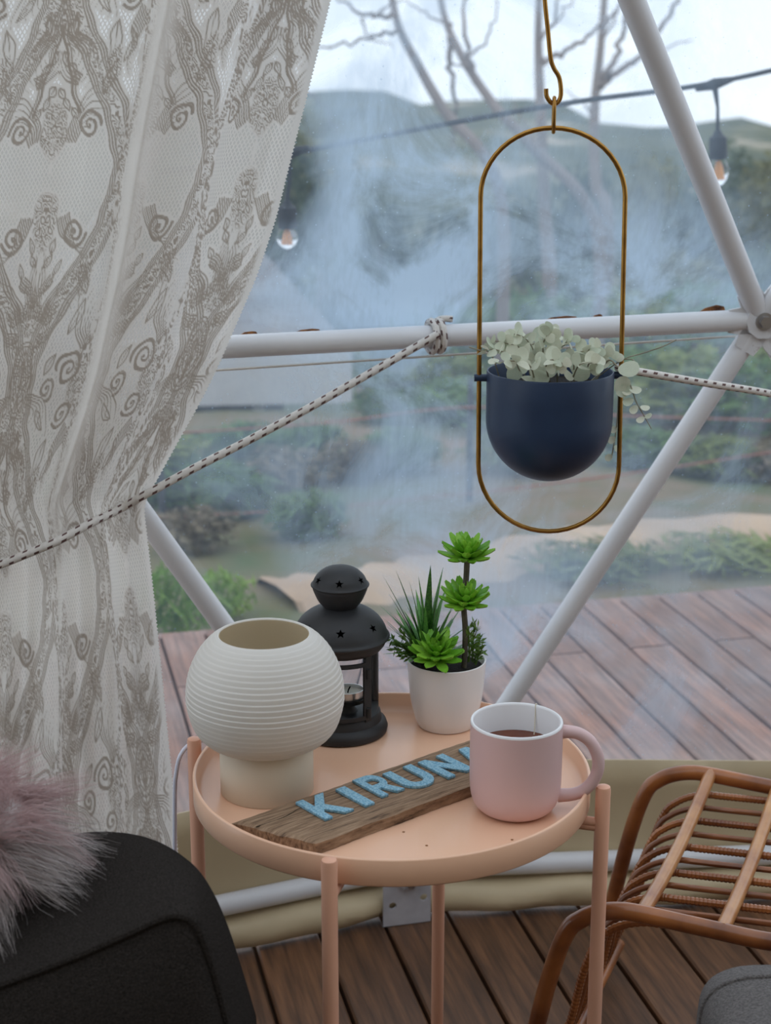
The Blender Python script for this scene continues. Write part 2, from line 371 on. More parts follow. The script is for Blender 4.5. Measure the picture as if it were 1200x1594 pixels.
# ------------------------------------------------------------------ mesh helpers
class MB:
    def __init__(s): s.v = []; s.f = []; s.uv = None
    def tube(s, path, r, seg=10, caps=True, closed=False, uv=False, twist=None):
        path = [Vector(p) for p in path]; n = len(path)
        rs = list(r) if hasattr(r, '__len__') else [r] * n
        def tan(i):
            a = path[i - 1] if (i > 0 or closed) else path[i]
            b = path[(i + 1) % n] if (i < n - 1 or closed) else path[i]
            return (b - a).normalized()
        t = tan(0)
        u = t.orthogonal().normalized()
        base = len(s.v); lens = 0.0
        if uv and s.uv is None: s.uv = []
        for i in range(n):
            t2 = tan(i)
            q = t.rotation_difference(t2); u = q @ u
            u = (u - t2 * u.dot(t2)).normalized(); t = t2
            w = t.cross(u)
            if i: lens += (path[i] - path[i - 1]).length
            for k in range(seg):
                a = 2 * PI * k / seg
                s.v.append(path[i] + (u * math.cos(a) + w * math.sin(a)) * rs[i])
                if uv: s.uv.append((lens, k / seg))
        m = n if closed else n - 1
        for i in range(m):
            j = (i + 1) % n
            for k in range(seg):
                k2 = (k + 1) % seg
                s.f.append((base + i * seg + k, base + i * seg + k2, base + j * seg + k2, base + j * seg + k))
        if caps and not closed:
            s.f.append(tuple(base + k for k in reversed(range(seg))))
            s.f.append(tuple(base + (n - 1) * seg + k for k in range(seg)))
        return s
    def lathe(s, prof, c=(0, 0, 0), seg=64, a0=0, a1=None, close=False):
        base = len(s.v); c = Vector(c)
        full = a1 is None
        na = seg if full else seg + 1
        for (r, z) in prof:
            for k in range(na):
                a = (2 * PI * k / seg) if full else a0 + (a1 - a0) * k / seg
                s.v.append(c + Vector((r * math.cos(a), r * math.sin(a), z)))
        m = len(prof)
        for i in range(m if close else m - 1):
            j = (i + 1) % m
            for k in range(seg):
                k2 = (k + 1) % na
                s.f.append((base + i * na + k, base + i * na + k2, base + j * na + k2, base + j * na + k))
        return s
    def disk(s, c, r, z, seg=48):
        base = len(s.v)
        for k in range(seg):
            a = 2 * PI * k / seg; s.v.append(Vector((c[0] + r * math.cos(a), c[1] + r * math.sin(a), z)))
        s.f.append(tuple(base + k for k in range(seg)))
        return s
    def prism(s, pts, vec):
        base = len(s.v); n = len(pts); vec = Vector(vec)
        s.v += [Vector(p) for p in pts]; s.v += [Vector(p) + vec for p in pts]
        s.f.append(tuple(base + i for i in reversed(range(n)))); s.f.append(tuple(base + n + i for i in range(n)))
        for i in range(n):
            j = (i + 1) % n; s.f.append((base + i, base + j, base + n + j, base + n + i))
        return s
    def box(s, lo, hi):
        x0, y0, z0 = lo; x1, y1, z1 = hi
        return s.prism([(x0, y0, z0), (x1, y0, z0), (x1, y1, z0), (x0, y1, z0)], (0, 0, z1 - z0))
    def grid(s, P, closed_u=False):
        base = len(s.v); nr, nc = len(P), len(P[0])
        for row in P: s.v += [Vector(p) for p in row]
        for i in range(nr - 1):
            for k in range(nc if closed_u else nc - 1):
                k2 = (k + 1) % nc
                s.f.append((base + i * nc + k, base + i * nc + k2, base + (i + 1) * nc + k2, base + (i + 1) * nc + k))
        return s
    def mesh(s, name, origin=(0, 0, 0), smooth=True, angle=40):
        o = Vector(origin)
        me = bpy.data.meshes.new(name)
        me.from_pydata([tuple(Vector(v) - o) for v in s.v], [], s.f)
        if s.uv:
            ul = me.uv_layers.new(name='UVMap')
            idx = np.empty(len(me.loops), dtype=np.int32); me.loops.foreach_get('vertex_index', idx)
            uva = np.array(s.uv, dtype=np.float32)[idx]
            ul.data.foreach_set('uv', uva.ravel())
        if smooth:
            me.shade_smooth()
            if angle: me.set_sharp_from_angle(angle=math.radians(angle))
        me.update()
        return me
    def build(s, name, m, parent=None, origin=None, smooth=True, angle=40):
        if parent is not None: org = parent['org'] if 'org' in parent else parent.matrix_world.translation
        else: org = origin if origin is not None else (0, 0, 0)
        org = Vector(org)
        me = s.mesh(name, org, smooth, angle)
        me.materials.append(M[m])
        o = bpy.data.objects.new(name, me); C.objects.link(o)
        if parent is not None: o.parent = parent
        else: o.location = org
        ORG[o.name] = org
        return o
ORG = {}
def sub(mb, name, m, part, **k):
    """child of a mesh part (its world origin is the part's own frame)"""
    org = ORG[part.name]
    me = mb.mesh(name, org, k.get('smooth', True), k.get('angle', 40)); me.materials.append(M[m])
    o = bpy.data.objects.new(name, me); C.objects.link(o); o.parent = part; ORG[o.name] = org
    return o
def tag(o, label, cat, group=None, kind=None):
    o['label'] = label; o['category'] = cat
    if group: o['group'] = group
    if kind: o['kind'] = kind
    return o
def structure(o, label=None, cat=None):
    o['kind'] = 'structure'
    if label: o['label'] = label
    if cat: o['category'] = cat
    return o
def thing(name, loc, label=None, cat=None, group=None):
    o = bpy.data.objects.new(name, None); C.objects.link(o)
    o.location = loc; o.empty_display_size = 0.05
    ORG[o.name] = Vector(loc)
    o.matrix_world = Matrix.Translation(loc)
    if label: tag(o, label, cat, group)
    return o
def inst(name, me, parent, world):
    """an object that shares mesh data, placed by a world matrix under a parent"""
    o = bpy.data.objects.new(name, me); C.objects.link(o); o.parent = parent
    o.matrix_local = Matrix.Translation(-ORG[parent.name]) @ world
    ORG[o.name] = ORG[parent.name]
    return o
def spline(pts, n=12, closed=False):
    pts = [Vector(p) for p in pts]; m = len(pts); out = []
    rng = range(m if closed else m - 1)
    for i in rng:
        if closed: p0, p1, p2, p3 = pts[i - 1], pts[i], pts[(i + 1) % m], pts[(i + 2) % m]
        else: p0, p1, p2, p3 = pts[max(i - 1, 0)], pts[i], pts[i + 1], pts[min(i + 2, m - 1)]
        for k in range(n):
            t = k / n
            out.append(0.5 * ((2 * p1) + (p2 - p0) * t + (2 * p0 - 5 * p1 + 4 * p2 - p3) * t * t + (3 * p1 - p0 - 3 * p2 + p3) * t ** 3))
    if not closed: out.append(pts[-1])
    return out
def frame(origin, x, y, z):
    m = Matrix((x, y, z)).transposed().to_4x4(); m.translation = origin
    return m
def cut(o, cutters):
    """cut holes through a closed mesh"""
    tmp = []
    def outward(me):
        b = bmesh.new(); b.from_mesh(me); bmesh.ops.remove_doubles(b, verts=b.verts, dist=1e-7); bmesh.ops.recalc_face_normals(b, faces=b.faces); b.to_mesh(me); b.free()
    outward(o.data)
    for mb in cutters:
        c = bpy.data.objects.new('cutter', mb.mesh('cutter', ORG[o.name], False)); C.objects.link(c); c.location = ORG[o.name]; tmp.append(c); outward(c.data)
        md = o.modifiers.new('hole', 'BOOLEAN'); md.operation = 'DIFFERENCE'; md.solver = 'EXACT'; md.object = c
    bpy.context.view_layer.update()
    me = bpy.data.meshes.new_from_object(o.evaluated_get(bpy.context.evaluated_depsgraph_get()))
    o.modifiers.clear(); old = o.data; o.data = me; me.name = old.name; bpy.data.meshes.remove(old)
    me.shade_smooth(); me.set_sharp_from_angle(angle=math.radians(40))
    for c in tmp: bpy.data.objects.remove(c, do_unlink=True)
RND = random.Random(7)

# ================================================================== SETTING: dome frame, vinyl, skirt
MR, ML = PY(1183, 497, 2.30), PY(45, 556, 2.05)
B0 = Vector((0.022, 2.29, 0.072))
T0 = Vector((0.085, 1.90, 1.78))
bm_ = (MR + ML) / 2
along = Vector((MR.x - ML.x, MR.y - ML.y, 0)).normalized()
outw = Vector((-along.y, along.x, 0))
DC = Vector((bm_.x, bm_.y, 0)) - outw * 3.2
NS = 19
STEP = 2 * PI / NS
def rot(P, k):
    d = P - DC; a = -k * STEP      # k grows to the right
    return DC + Vector((d.x * math.cos(a) - d.y * math.sin(a), d.x * math.sin(a) + d.y * math.cos(a), d.z))
def polar(r, ang_k, z):
    a = math.atan2(outw.y, outw.x) - ang_k * STEP
    return DC + Vector((r * math.cos(a), r * math.sin(a), z))
Bk = lambda k: B0 if k == 0 else rot(B0, k)
def Mk(k):          # k + 1/2 position; k = 0 is right hub, -1 left hub
    return MR if k == 0 else ML if k == -1 else (rot(MR, k) if k > 0 else rot(ML, k + 1))
Tk = lambda k: T0 if k == 0 else rot(T0, k)
Uk = lambda k: polar(2.15, k + 0.5, 2.50)
Vk = lambda k: polar(1.10, k, 2.98)
AP = DC + Vector((0, 0, 3.15))
def outset(P, d):
    c = DC + Vector((0, 0, -0.3)); return P + (P - c).normalized() * d

fr = thing('dome_frame', B0 * 1, 'white painted steel tube frame of triangles carrying the clear vinyl', 'frame')
def strut(a, b, r=0.0155, flat=True):
    a, b = Vector(a), Vector(b); L = (b - a).length; n = 16
    mb = MB(); pts = [a.lerp(b, i / n) for i in range(n + 1)]
    mb.tube(pts, r, 16)
    return mb.build('strut', 'white_paint', fr)
for k in range(-2, 3):
    strut(Bk(k), Bk(k + 1), 0.0165)
    strut(Bk(k), Mk(k)); strut(Bk(k), Mk(k - 1))
    strut(Mk(k - 1), Mk(k)); strut(Mk(k), Tk(k), 0.0165); strut(Mk(k), Tk(k + 1), 0.0165)
# hub plates with bolts on the visible hubs
def hub(P, ends, main):
    nrm = (DC + Vector((0, 0, 0.9)) - P); nrm.normalize()
    up = (Vector((0, 0, 1)) - nrm * nrm.z).normalized(); rt = up.cross(nrm)
    for e in ends:
        d = (e - P).normalized(); d = (d - nrm * d.dot(nrm)).normalized(); s = nrm.cross(d)
        c0 = P + nrm * 0.008
        mb = MB(); q = []
        for (u, v) in ((0, -.019), (0.035, -.019), (0.05, -.0165), (0.05, .0165), (0.035, .019), (0, .019)):
            q.append(c0 + d * u + s * v)
        mb.prism(q, nrm * 0.006)
        mb.build('flattened_end', 'hub_paint', fr, smooth=False)
    c0 = P + nrm * 0.014
    mb = MB(); mb.prism([c0 + rt * (0.026 * math.cos(a)) + up * (0.026 * math.sin(a)) for a in [2 * PI * i / 10 for i in range(10)]], nrm * 0.006)
    pl = mb.build('hub_plate', 'hub_paint', fr, smooth=False)
    c1 = c0 + nrm * 0.006
    mb = MB(); mb.prism([c1 + rt * (0.013 * math.cos(a)) + up * (0.013 * math.sin(a)) for a in [2 * PI * i / 20 for i in range(20)]], nrm * 0.002)
    sub(mb, 'washer', 'steel', pl)
    mb = MB(); mb.prism([c1 + nrm * .002 + rt * (0.009 * math.cos(a)) + up * (0.009 * math.sin(a)) for a in [2 * PI * i / 6 for i in range(6)]], nrm * 0.009)
    sub(mb, 'bolt', 'steel', pl, smooth=False)
for k in (-1, 0):
    hub(Mk(k), [Mk(k - 1), Mk(k + 1), Bk(k), Bk(k + 1), Tk(k), Tk(k + 1)], k)
# anchor bracket at the base hub
nin = -outw
br_c = B0 + nin * 0.044
bx = along
mb = MB(); q = [br_c + bx * u + Vector((0, 0, v - B0.z)) for u, v in ((-.038, 0.0005), (.038, .0005), (.038, .105), (-.038, .105))]
mb.prism(q, nin * 0.004)
bk = mb.build('anchor_bracket', 'galv_plate', fr, smooth=False)
def hole_(u, v):
    c0 = br_c - nin * 0.004 + bx * u + Vector((0, 0, v - B0.z))
    return MB().prism([c0 + bx * (.006 * math.cos(a)) + Vector((0, 0, .006 * math.sin(a))) for a in [2 * PI * i / 14 for i in range(14)]], nin * 0.012)
cut(bk, [hole_(-.023, .035), hole_(.027, .043)])
c0 = br_c + nin * 0.004 + bx * .004 + Vector((0, 0, .072 - B0.z))
mb = MB(); mb.prism([c0 + bx * (.017 * math.cos(a)) + Vector((0, 0, .010 * math.sin(a))) for a in [2 * PI * i / 16 for i in range(16)]], nin * 0.005)
sub(mb, 'washer', 'galv_plate', bk)
mb = MB(); mb.prism([c0 + nin * .005 + bx * (.007 * math.cos(a)) + Vector((0, 0, .007 * math.sin(a))) for a in [2 * PI * i / 6 for i in range(6)]], nin * 0.007)
sub(mb, 'bolt', 'steel', bk, smooth=False)
# rust flakes along the top of the cross bar
def rustflake(x0, x1, y, h):
    p = [PP(x, yy, bm_ + outw * 0.012, outw) for x, yy in
         [(x0, y + 4), (x0 + (x1 - x0) * .3, y - h * .5), (x0 + (x1 - x0) * .7, y - h), (x1 - 3, y - h * .8), (x1, y + 3), ((x0 + x1) / 2, y + 5)]]
    mb = MB(); mb.prism(p, outw * 0.003); mb.build('rust_patch', 'rust', fr)
for a in ((842, 900, 497, 5), (1085, 1130, 485, 10), (455, 500, 516, 4), (372, 402, 519, 3), (920, 940, 494, 5)): rustflake(*a)

# vinyl panes with fogging and sky reflections painted in as haze
FOG_REFL = [  # px, py, radius px, strength : fogging and painted sky reflections on the vinyl around the cross bar
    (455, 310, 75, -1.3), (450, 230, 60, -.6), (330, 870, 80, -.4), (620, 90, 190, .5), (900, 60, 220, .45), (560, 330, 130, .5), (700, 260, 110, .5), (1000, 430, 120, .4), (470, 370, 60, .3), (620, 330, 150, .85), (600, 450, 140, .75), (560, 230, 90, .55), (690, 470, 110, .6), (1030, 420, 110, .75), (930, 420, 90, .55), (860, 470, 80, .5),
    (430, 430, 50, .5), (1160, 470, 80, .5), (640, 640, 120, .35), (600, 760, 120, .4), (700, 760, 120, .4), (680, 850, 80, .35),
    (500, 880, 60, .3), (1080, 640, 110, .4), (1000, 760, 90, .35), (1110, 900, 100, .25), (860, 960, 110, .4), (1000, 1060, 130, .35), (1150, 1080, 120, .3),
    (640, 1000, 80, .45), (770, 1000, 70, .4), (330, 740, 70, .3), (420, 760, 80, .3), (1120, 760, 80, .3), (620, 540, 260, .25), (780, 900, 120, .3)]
def fog_refl_val(P):
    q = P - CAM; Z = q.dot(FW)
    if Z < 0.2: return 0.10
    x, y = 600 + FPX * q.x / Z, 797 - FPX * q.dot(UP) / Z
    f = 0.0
    for (a, b, r, s) in FOG_REFL:
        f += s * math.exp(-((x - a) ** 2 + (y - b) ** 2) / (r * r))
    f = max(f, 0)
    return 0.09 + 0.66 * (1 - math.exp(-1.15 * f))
wf = thing('wall_front', (0.02, 2.3, 0)); structure(wf, 'clear vinyl wall of the dome with fogging, painted sky reflections and a cream vinyl skirt', 'wall')
def pane(a, b, c, n=26, m='clear_vinyl', name='pane', parent=None):
    a, b, c = outset(a, .036), outset(b, .036), outset(c, .036)
    mb = MB(); idx = {}
    for i in range(n + 1):
        for j in range(n + 1 - i):
            idx[i, j] = len(mb.v); mb.v.append(a + (b - a) * (i / n) + (c - a) * (j / n))
    for i in range(n):
        for j in range(n - i):
            mb.f.append((idx[i, j], idx[i + 1, j], idx[i, j + 1]))
            if i + j < n - 1: mb.f.append((idx[i + 1, j], idx[i + 1, j + 1], idx[i, j + 1]))
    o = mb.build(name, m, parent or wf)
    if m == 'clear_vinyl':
        at = o.data.attributes.new('fog_refl', 'FLOAT', 'POINT')
        at.data.foreach_set('value', [fog_refl_val(v) for v in mb.v])
    return o
CL = 3
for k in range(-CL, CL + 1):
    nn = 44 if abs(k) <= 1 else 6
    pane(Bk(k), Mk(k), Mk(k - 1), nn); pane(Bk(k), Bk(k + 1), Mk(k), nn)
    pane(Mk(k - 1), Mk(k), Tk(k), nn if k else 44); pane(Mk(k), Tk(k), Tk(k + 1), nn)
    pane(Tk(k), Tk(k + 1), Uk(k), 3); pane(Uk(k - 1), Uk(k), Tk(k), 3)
cv = thing('ceiling', AP * 1); structure(cv, 'cream vinyl dome roof and back cover', 'ceiling')
for k in range(CL + 1, NS - CL):
    for i_, t in enumerate(((Bk(k), Mk(k), Mk(k - 1)), (Bk(k), Bk(k + 1), Mk(k)), (Mk(k - 1), Mk(k), Tk(k)), (Mk(k), Tk(k), Tk(k + 1)),
              (Tk(k), Tk(k + 1), Uk(k)), (Uk(k - 1), Uk(k), Tk(k)))):
        if i_ >= 4 and (k <= 4 or k >= NS - 4): pane(*t, n=1)
        else: pane(*t, n=1, m='dome_cover', name='cover_panel', parent=cv)
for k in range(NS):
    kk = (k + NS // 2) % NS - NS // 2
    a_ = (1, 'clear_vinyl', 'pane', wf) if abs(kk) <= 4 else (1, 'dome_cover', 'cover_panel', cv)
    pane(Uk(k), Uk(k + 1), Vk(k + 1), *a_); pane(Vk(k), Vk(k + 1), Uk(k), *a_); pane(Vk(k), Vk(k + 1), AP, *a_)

# cream vinyl skirt: a band that hangs behind the base tube and rolls inward on the floor
def base_pt(t):      # t in strut units
    k = math.floor(t); return Bk(k).lerp(Bk(k + 1), t - k)
prof = [(0.024, 0.235), (0.024, 0.19), (0.023, 0.12), (0.022, 0.07), (0.018, 0.052), (-0.004, 0.050), (-0.024, 0.044), (-0.033, 0.028), (-0.030, 0.010), (-0.012, 0.003)]
P = []
nn = 200
for i in range(nn + 1):
    t = -2.2 + 5.4 * i / nn
    b = base_pt(t); n_ = (Vector((b.x, b.y, 0)) - DC).normalized()
    row = []
    for j, (d, z) in enumerate(prof):
        wv = 0.004 * math.sin(t * 23 + j) + 0.003 * math.sin(t * 51 + j * 2)
        dd = d + (wv if j > 0 else 0)
        zz = z + (0.010 * math.sin(t * 5.0 + 1.0) if j == 0 else 0) + (0.003 * math.sin(t * 31) if 4 <= j < 8 else 0)
        row.append(Vector((b.x, b.y, 0)) + n_ * (dd - 0.055 * zz) + Vector((0, 0, zz)))
    P.append(row)
mb = MB(); mb.grid(P); o = mb.build('skirt', 'skirt', wf, angle=None)
md = o.modifiers.new('thick', 'SOLIDIFY'); md.thickness = 0.002
# weld seam strip along the cross bar
mb = MB()
for dz in (0,):
    a, b = outset(ML, .026) + Vector((0, 0, -.047)), outset(MR, .026) + Vector((0, 0, -.036))
    mb.tube([a, a.lerp(b, .5), b], 0.0018, 6)
mb.build('weld_seam', 'fabric_cover', wf)

# ---- floor boards inside, deck boards outside
bd = Vector((-0.232, 0.973, 0)).normalized(); bp_ = Vector((bd.y, -bd.x, 0))
BW = 0.1045
o_line = PZ(672, 1594, 0).dot(bp_)       # a visible joint
fl = thing('floor', (0, 0, 0)); structure(fl, 'dark brown worn wooden floorboards inside the dome', 'floor')
dk = thing('deck', (0.2, 3.0, 0)); structure(dk, 'weathered pinkish brown wooden deck outside the vinyl', 'deck')
wall_l = B0 + outw * 0.012
mesh_cache = {}
def plank(name, parent, i, s0, s1, m):
    c0 = o_line + i * BW + 0.003; c1 = o_line + (i + 1) * BW - 0.003
    key = (name, round(s1 - s0, 3))
    if key not in mesh_cache:
        mb = MB(); w_, L_, e = c1 - c0, s1 - s0, 0.003
        sec = [(0, -.02), (0, -e), (e, 0), (w_ - e, 0), (w_, -e), (w_, -.02)]
        mb.prism([(u, 0, z) for u, z in sec], (0, L_, 0))
        me = mb.mesh(name, (0, 0, 0), False); me.materials.append(M[m]); mesh_cache[key] = me
    X = frame(bp_ * c0 + bd * s0 + Vector((0, 0, RND.uniform(-.0015, 0))), bp_, bd, Vector((0, 0, 1)))
    return inst(name, mesh_cache[key], parent, X)
edge0 = PZ(250, 986, 0).dot(bd)
for i in range(-14, 24):
    # where the board meets the wall line (bend of base polygon approximated per board)
    cmid = o_line + (i + .5) * BW
    best = None
    for q in range(-40, 41):
        p = base_pt(q / 20.0); p = p + (Vector((p.x, p.y, 0)) - DC).normalized() * .01
        dd = abs(p.dot(bp_) - cmid)
        if best is None or dd < best[0]: best = (dd, p.dot(bd))
    sw = round(best[1] / 0.05) * 0.05 + 0.03
    plank('floor_board', fl, i, -0.6, sw, 'floor_wood')
    if i % 2: plank('deck_board', dk, i, sw + .004, edge0, 'deck_wood')
    else:
        plank('deck_board', dk, i, sw + .004, edge0 - 0.35, 'deck_wood'); plank('deck_board', dk, i, edge0 - 0.345, edge0, 'deck_wood')
def slab(name, parent, i0, i1, s0, s1, z0, z1, m):
    c0, c1 = o_line + i0 * BW, o_line + i1 * BW
    mb = MB(); mb.prism([bp_ * c0 + bd * s0 + Vector((0, 0, z0)), bp_ * c1 + bd * s0 + Vector((0, 0, z0)), bp_ * c1 + bd * s1 + Vector((0, 0, z0)), bp_ * c0 + bd * s1 + Vector((0, 0, z0))], (0, 0, z1 - z0))
    return mb.build(name, m, parent, smooth=False)
slab('subfloor', fl, -40, 44, -4.2, 2.2, -.06, -.021, 'floor_gap')
slab('deck_joists', dk, -24, 34, 2.21, edge0 - .02, -.16, -.021, 'floor_gap')
slab('rim_board', dk, -24, 34, edge0 - .02, edge0 + .01, -.16, -.004, 'deck_wood')

# ================================================================== OUTSIDE
def ground_z(x, y):
    z = -0.30
    if y > 4: z -= 0.07 * (y - 4)
    if y > 9: z -= 0.16 * (y - 9)
    if y > 18: z -= 0.10 * (y - 18) * 0.5
    return z + 0.05 * math.sin(x * 1.7 + y) * min(1, y / 6)
ys = [2.6, 3.0, 3.4, 3.8, 4.2, 4.6, 5, 5.5, 6, 6.5, 7, 7.6, 8.3, 9, 10, 11, 12.5, 14, 16, 18, 21, 25, 30, 36]
xs = [-1 + 2 * i / 48 for i in range(49)]
mb = MB(); mb.grid([[(x * (4 + y * 0.8), y, ground_z(x * (4 + y * .8), y)) for x in xs] for y in ys])
structure(mb.build('garden_slope', 'garden_ground'), 'grassy brown garden slope falling away beyond the deck', 'ground')
# far hills
rr = random.Random(3)
P = []
for j in range(40):
    t = j / 39; y = 34 + 230 * t
    row = []
    for i in range(81):
        x = (-1 + 2 * i / 80) * (40 + y * 0.7)
        px = 600 + 2500 * x / y
        rid = 172 + 26 * math.sin(px * .006 + 1.1) + 12 * math.sin(px * .021) + 5 * math.sin(px * .07)
        ztop = CH - y * math.tan(PITCH + math.atan((rid - 797) / FPX))
        low = -6.5 - 5 * math.sin(min(1, t * 1.7) * PI) - 1.0
        k = max(0, (t - .35) / .65)
        k = k * k * (3 - 2 * k)
        row.append((x, y, low * (1 - k) + ztop * k + 0.9 * math.sin(x * .35 + y * .2) * math.sin(y * .11) * (1 - k) + 0.5 * math.sin(x * .21) * math.sin(y * .3) * (1 - t)))
    P.append(row)
mb = MB(); mb.grid(P)
structure(mb.build('hills', 'hillside'), 'hazy wooded hills across the valley', 'hills')
# garden path
def strip(name, pts, wd, m, label, cat):
    pp = spline([PZ(x, y, -.36) for x, y in pts], 8)
    L, R_ = [], []
    for i, p in enumerate(pp):
        t = (pp[min(i + 1, len(pp) - 1)] - pp[max(i - 1, 0)]).normalized(); s = Vector((t.y, -t.x, 0))
        for lst, sg in ((L, 1), (R_, -1)):
            q = p + s * sg * wd * (0.85 + .15 * math.sin(i * 1.3)); q.z = ground_z(q.x, q.y) + 0.03; lst.append(q)
    m_ = [(a + b) / 2 + Vector((0, 0, .012)) for a, b in zip(L, R_)]
    dn = Vector((0, 0, -.12)); mb = MB(); mb.grid([[p + (p - c_).normalized() * .22 + dn for p, c_ in zip(L, m_)], L, m_, R_, [p + (p - c_).normalized() * .22 + dn for p, c_ in zip(R_, m_)]])
    return structure(mb.build(name, m), label, cat)
strip('garden_path', [(430, 905), (520, 893), (620, 878), (720, 862), (860, 845), (1020, 832), (1250, 815)], 0.20, 'path', 'pale sandy garden path curving beyond the deck', 'path')

# leaf-card foliage
def foliage(name, n, rx, ry, rz, size, seed, m, blade=False):
    r = random.Random(seed); mb = MB()
    for _ in range(n):
        while True:
            u = Vector((r.uniform(-1, 1), r.uniform(-1, 1), r.uniform(-1, 1)))
            if 0.25 < u.length < 1: break
        lump = 0.8 + 0.25 * math.sin(u.x * 6 + seed) * math.cos(u.z * 5 + seed)
        p = Vector((u.x * rx, u.y * ry, rz + u.z * rz)) * 1
        p = Vector((p.x * lump, p.y * lump, p.z))
        a = Vector((r.gauss(0, 1), r.gauss(0, 1), r.gauss(0, 1) + (1.5 if blade else 0))).normalized()
        b = a.orthogonal().normalized(); b = Quaternion(a, r.uniform(0, 6.28)) @ b
        s = size * r.uniform(.6, 1.3); wd = s * (0.12 if blade else 0.45)
        k = len(mb.v)
        mb.v += [p - a * s * .5, p + b * wd * .5, p + a * s * .5, p - b * wd * .5]
        mb.f.append((k, k + 1, k + 2, k + 3))
    me = mb.mesh(name, (0, 0, 0), False); me.materials.append(M[m])
    return me
def stem_mesh(name, h, r0, seed, n=5):
    r = random.Random(seed); mb = MB()
    for i in range(n):
        a = r.uniform(0, 6.28); d = r.uniform(.05, .35) * h
        mb.tube([(0, 0, -.1), (d * .3 * math.cos(a), d * .3 * math.sin(a), h * .5), (d * math.cos(a), d * math.sin(a), h)], [r0, r0 * .7, r0 * .3], 5)
    me = mb.mesh(name); me.materials.append(M['bark']); return me
fol = [foliage('foliage', 620, .5, .45, .5, .10, 11, 'bush_a'), foliage('foliage', 620, .5, .45, .5, .12, 12, 'bush_b'),
       foliage('foliage', 520, .5, .45, .5, .12, 13, 'bush_c'), foliage('foliage', 900, .5, .4, .5, .34, 14, 'bush_a', True), foliage('foliage', 900, .5, .4, .5, .3, 15, 'bush_b', True)]
stm = stem_mesh('stem', .7, .02, 5)
SH = ['round green shrub on the slope behind the wire fence', 'yellowish green shrub on the slope behind the wire fence',
      'brownish dry shrub on the slope behind the wire fence', 'tall dark green grassy clump on the slope behind the wire fence', 'tall yellow green grassy clump on the slope behind the wire fence']
SHP = [(300, 740, 7.4, .7, 0), (390, 760, 7.5, .6, 3), (480, 770, 7.4, .5, 3), (600, 700, 8.6, .6, 0), (690, 650, 9.6, 1.0, 1), (720, 690, 9.0, .9, 3), (800, 700, 8.4, 1.0, 0),
       (900, 690, 8.8, 1.1, 1), (1000, 660, 9.4, 1.2, 0), (1090, 670, 9.0, 1.2, 1), (1180, 680, 8.6, 1.1, 0), (1260, 650, 9.2, 1.3, 4), (235, 700, 7.0, .8, 1), (440, 790, 6.9, .6, 2), (540, 800, 7.0, .5, 2),
       (430, 835, 6.7, .45, 2), (560, 850, 6.9, .35, 2), (370, 850, 6.4, .4, 3), (650, 835, 7.0, .35, 0), (350, 800, 6.6, .6, 3), (620, 790, 7.1, .5, 3), (790, 790, 7.0, .55, 1), (1000, 770, 7.4, .6, 3), (1110, 760, 7.2, .6, 4), (1200, 780, 7.2, .6, 2), (680, 600, 11, 1.4, 0), (820, 590, 11.5, 1.5, 3),
       (960, 580, 12, 1.6, 1), (1100, 570, 12, 1.7, 0), (620, 600, 12.5, 1.2, 1), (310, 850, 5.8, .42, 2), (480, 850, 6.0, .4, 3), (260, 770, 6.8, .8, 3)]
for (x, y, Y, s, kd) in SHP:
    c = PY(x, y, Y); gz = ground_z(c.x, c.y)
    top = c.z + s * (.12 if x < 560 else .40); h = max(.18, top - gz)
    row_ = 0 if Y < 6.5 else 1 if Y < 7.7 else 2 if Y < 10 else 3
    lab = ['round green shrub', 'yellowish green shrub', 'brownish dry shrub', 'dark green grassy clump', 'yellow green grassy clump'][kd] + [' between the deck and the wire fence', ' standing just behind the wire fence', ' farther down the slope beyond the fence', ' low on the slope in front of the valley trees'][row_]
    t = thing('shrub', (c.x, c.y, gz), lab, 'shrub', lab)
    for nm, me in (('foliage', fol[kd]), ('stem', stm)):
        inst(nm, me, t, Matrix.Translation((c.x, c.y, gz)) @ Matrix.Rotation(RND.uniform(0, 6), 4, 'Z') @ Matrix.Diagonal((s * .95, s * .95, h, 1)))
tuft2 = foliage('blades', 420, .5, .5, .5, .30, 32, 'bush_b', True)
tuft = foliage('blades', 420, .5, .5, .5, .30, 31, 'grass_tuft', True)
for (x, y, hgt, wd, lab) in ((272, 985, .15, .28, 'bright green leafy tuft at the deck edge beside the curtain'), (345, 935, .10, .26, 'low green tuft beside the sandy path left of the lamp'),
                             (930, 868, .06, .6, 'low green tuft between the sandy path and the strut'), (1130, 865, .06, .6, 'wide low tuft beyond the deck on the chair side')):
    p = PZ(x, y, -.33); p.y = max(p.y, 4.0); p.z = ground_z(p.x, p.y)
    t = thing('grass_tuft', p, lab, 'plant')
    inst('blades', tuft if hgt > .08 else tuft2, t, Matrix.Translation(p) @ Matrix.Diagonal((wd, wd, hgt * 1.5, 1)))

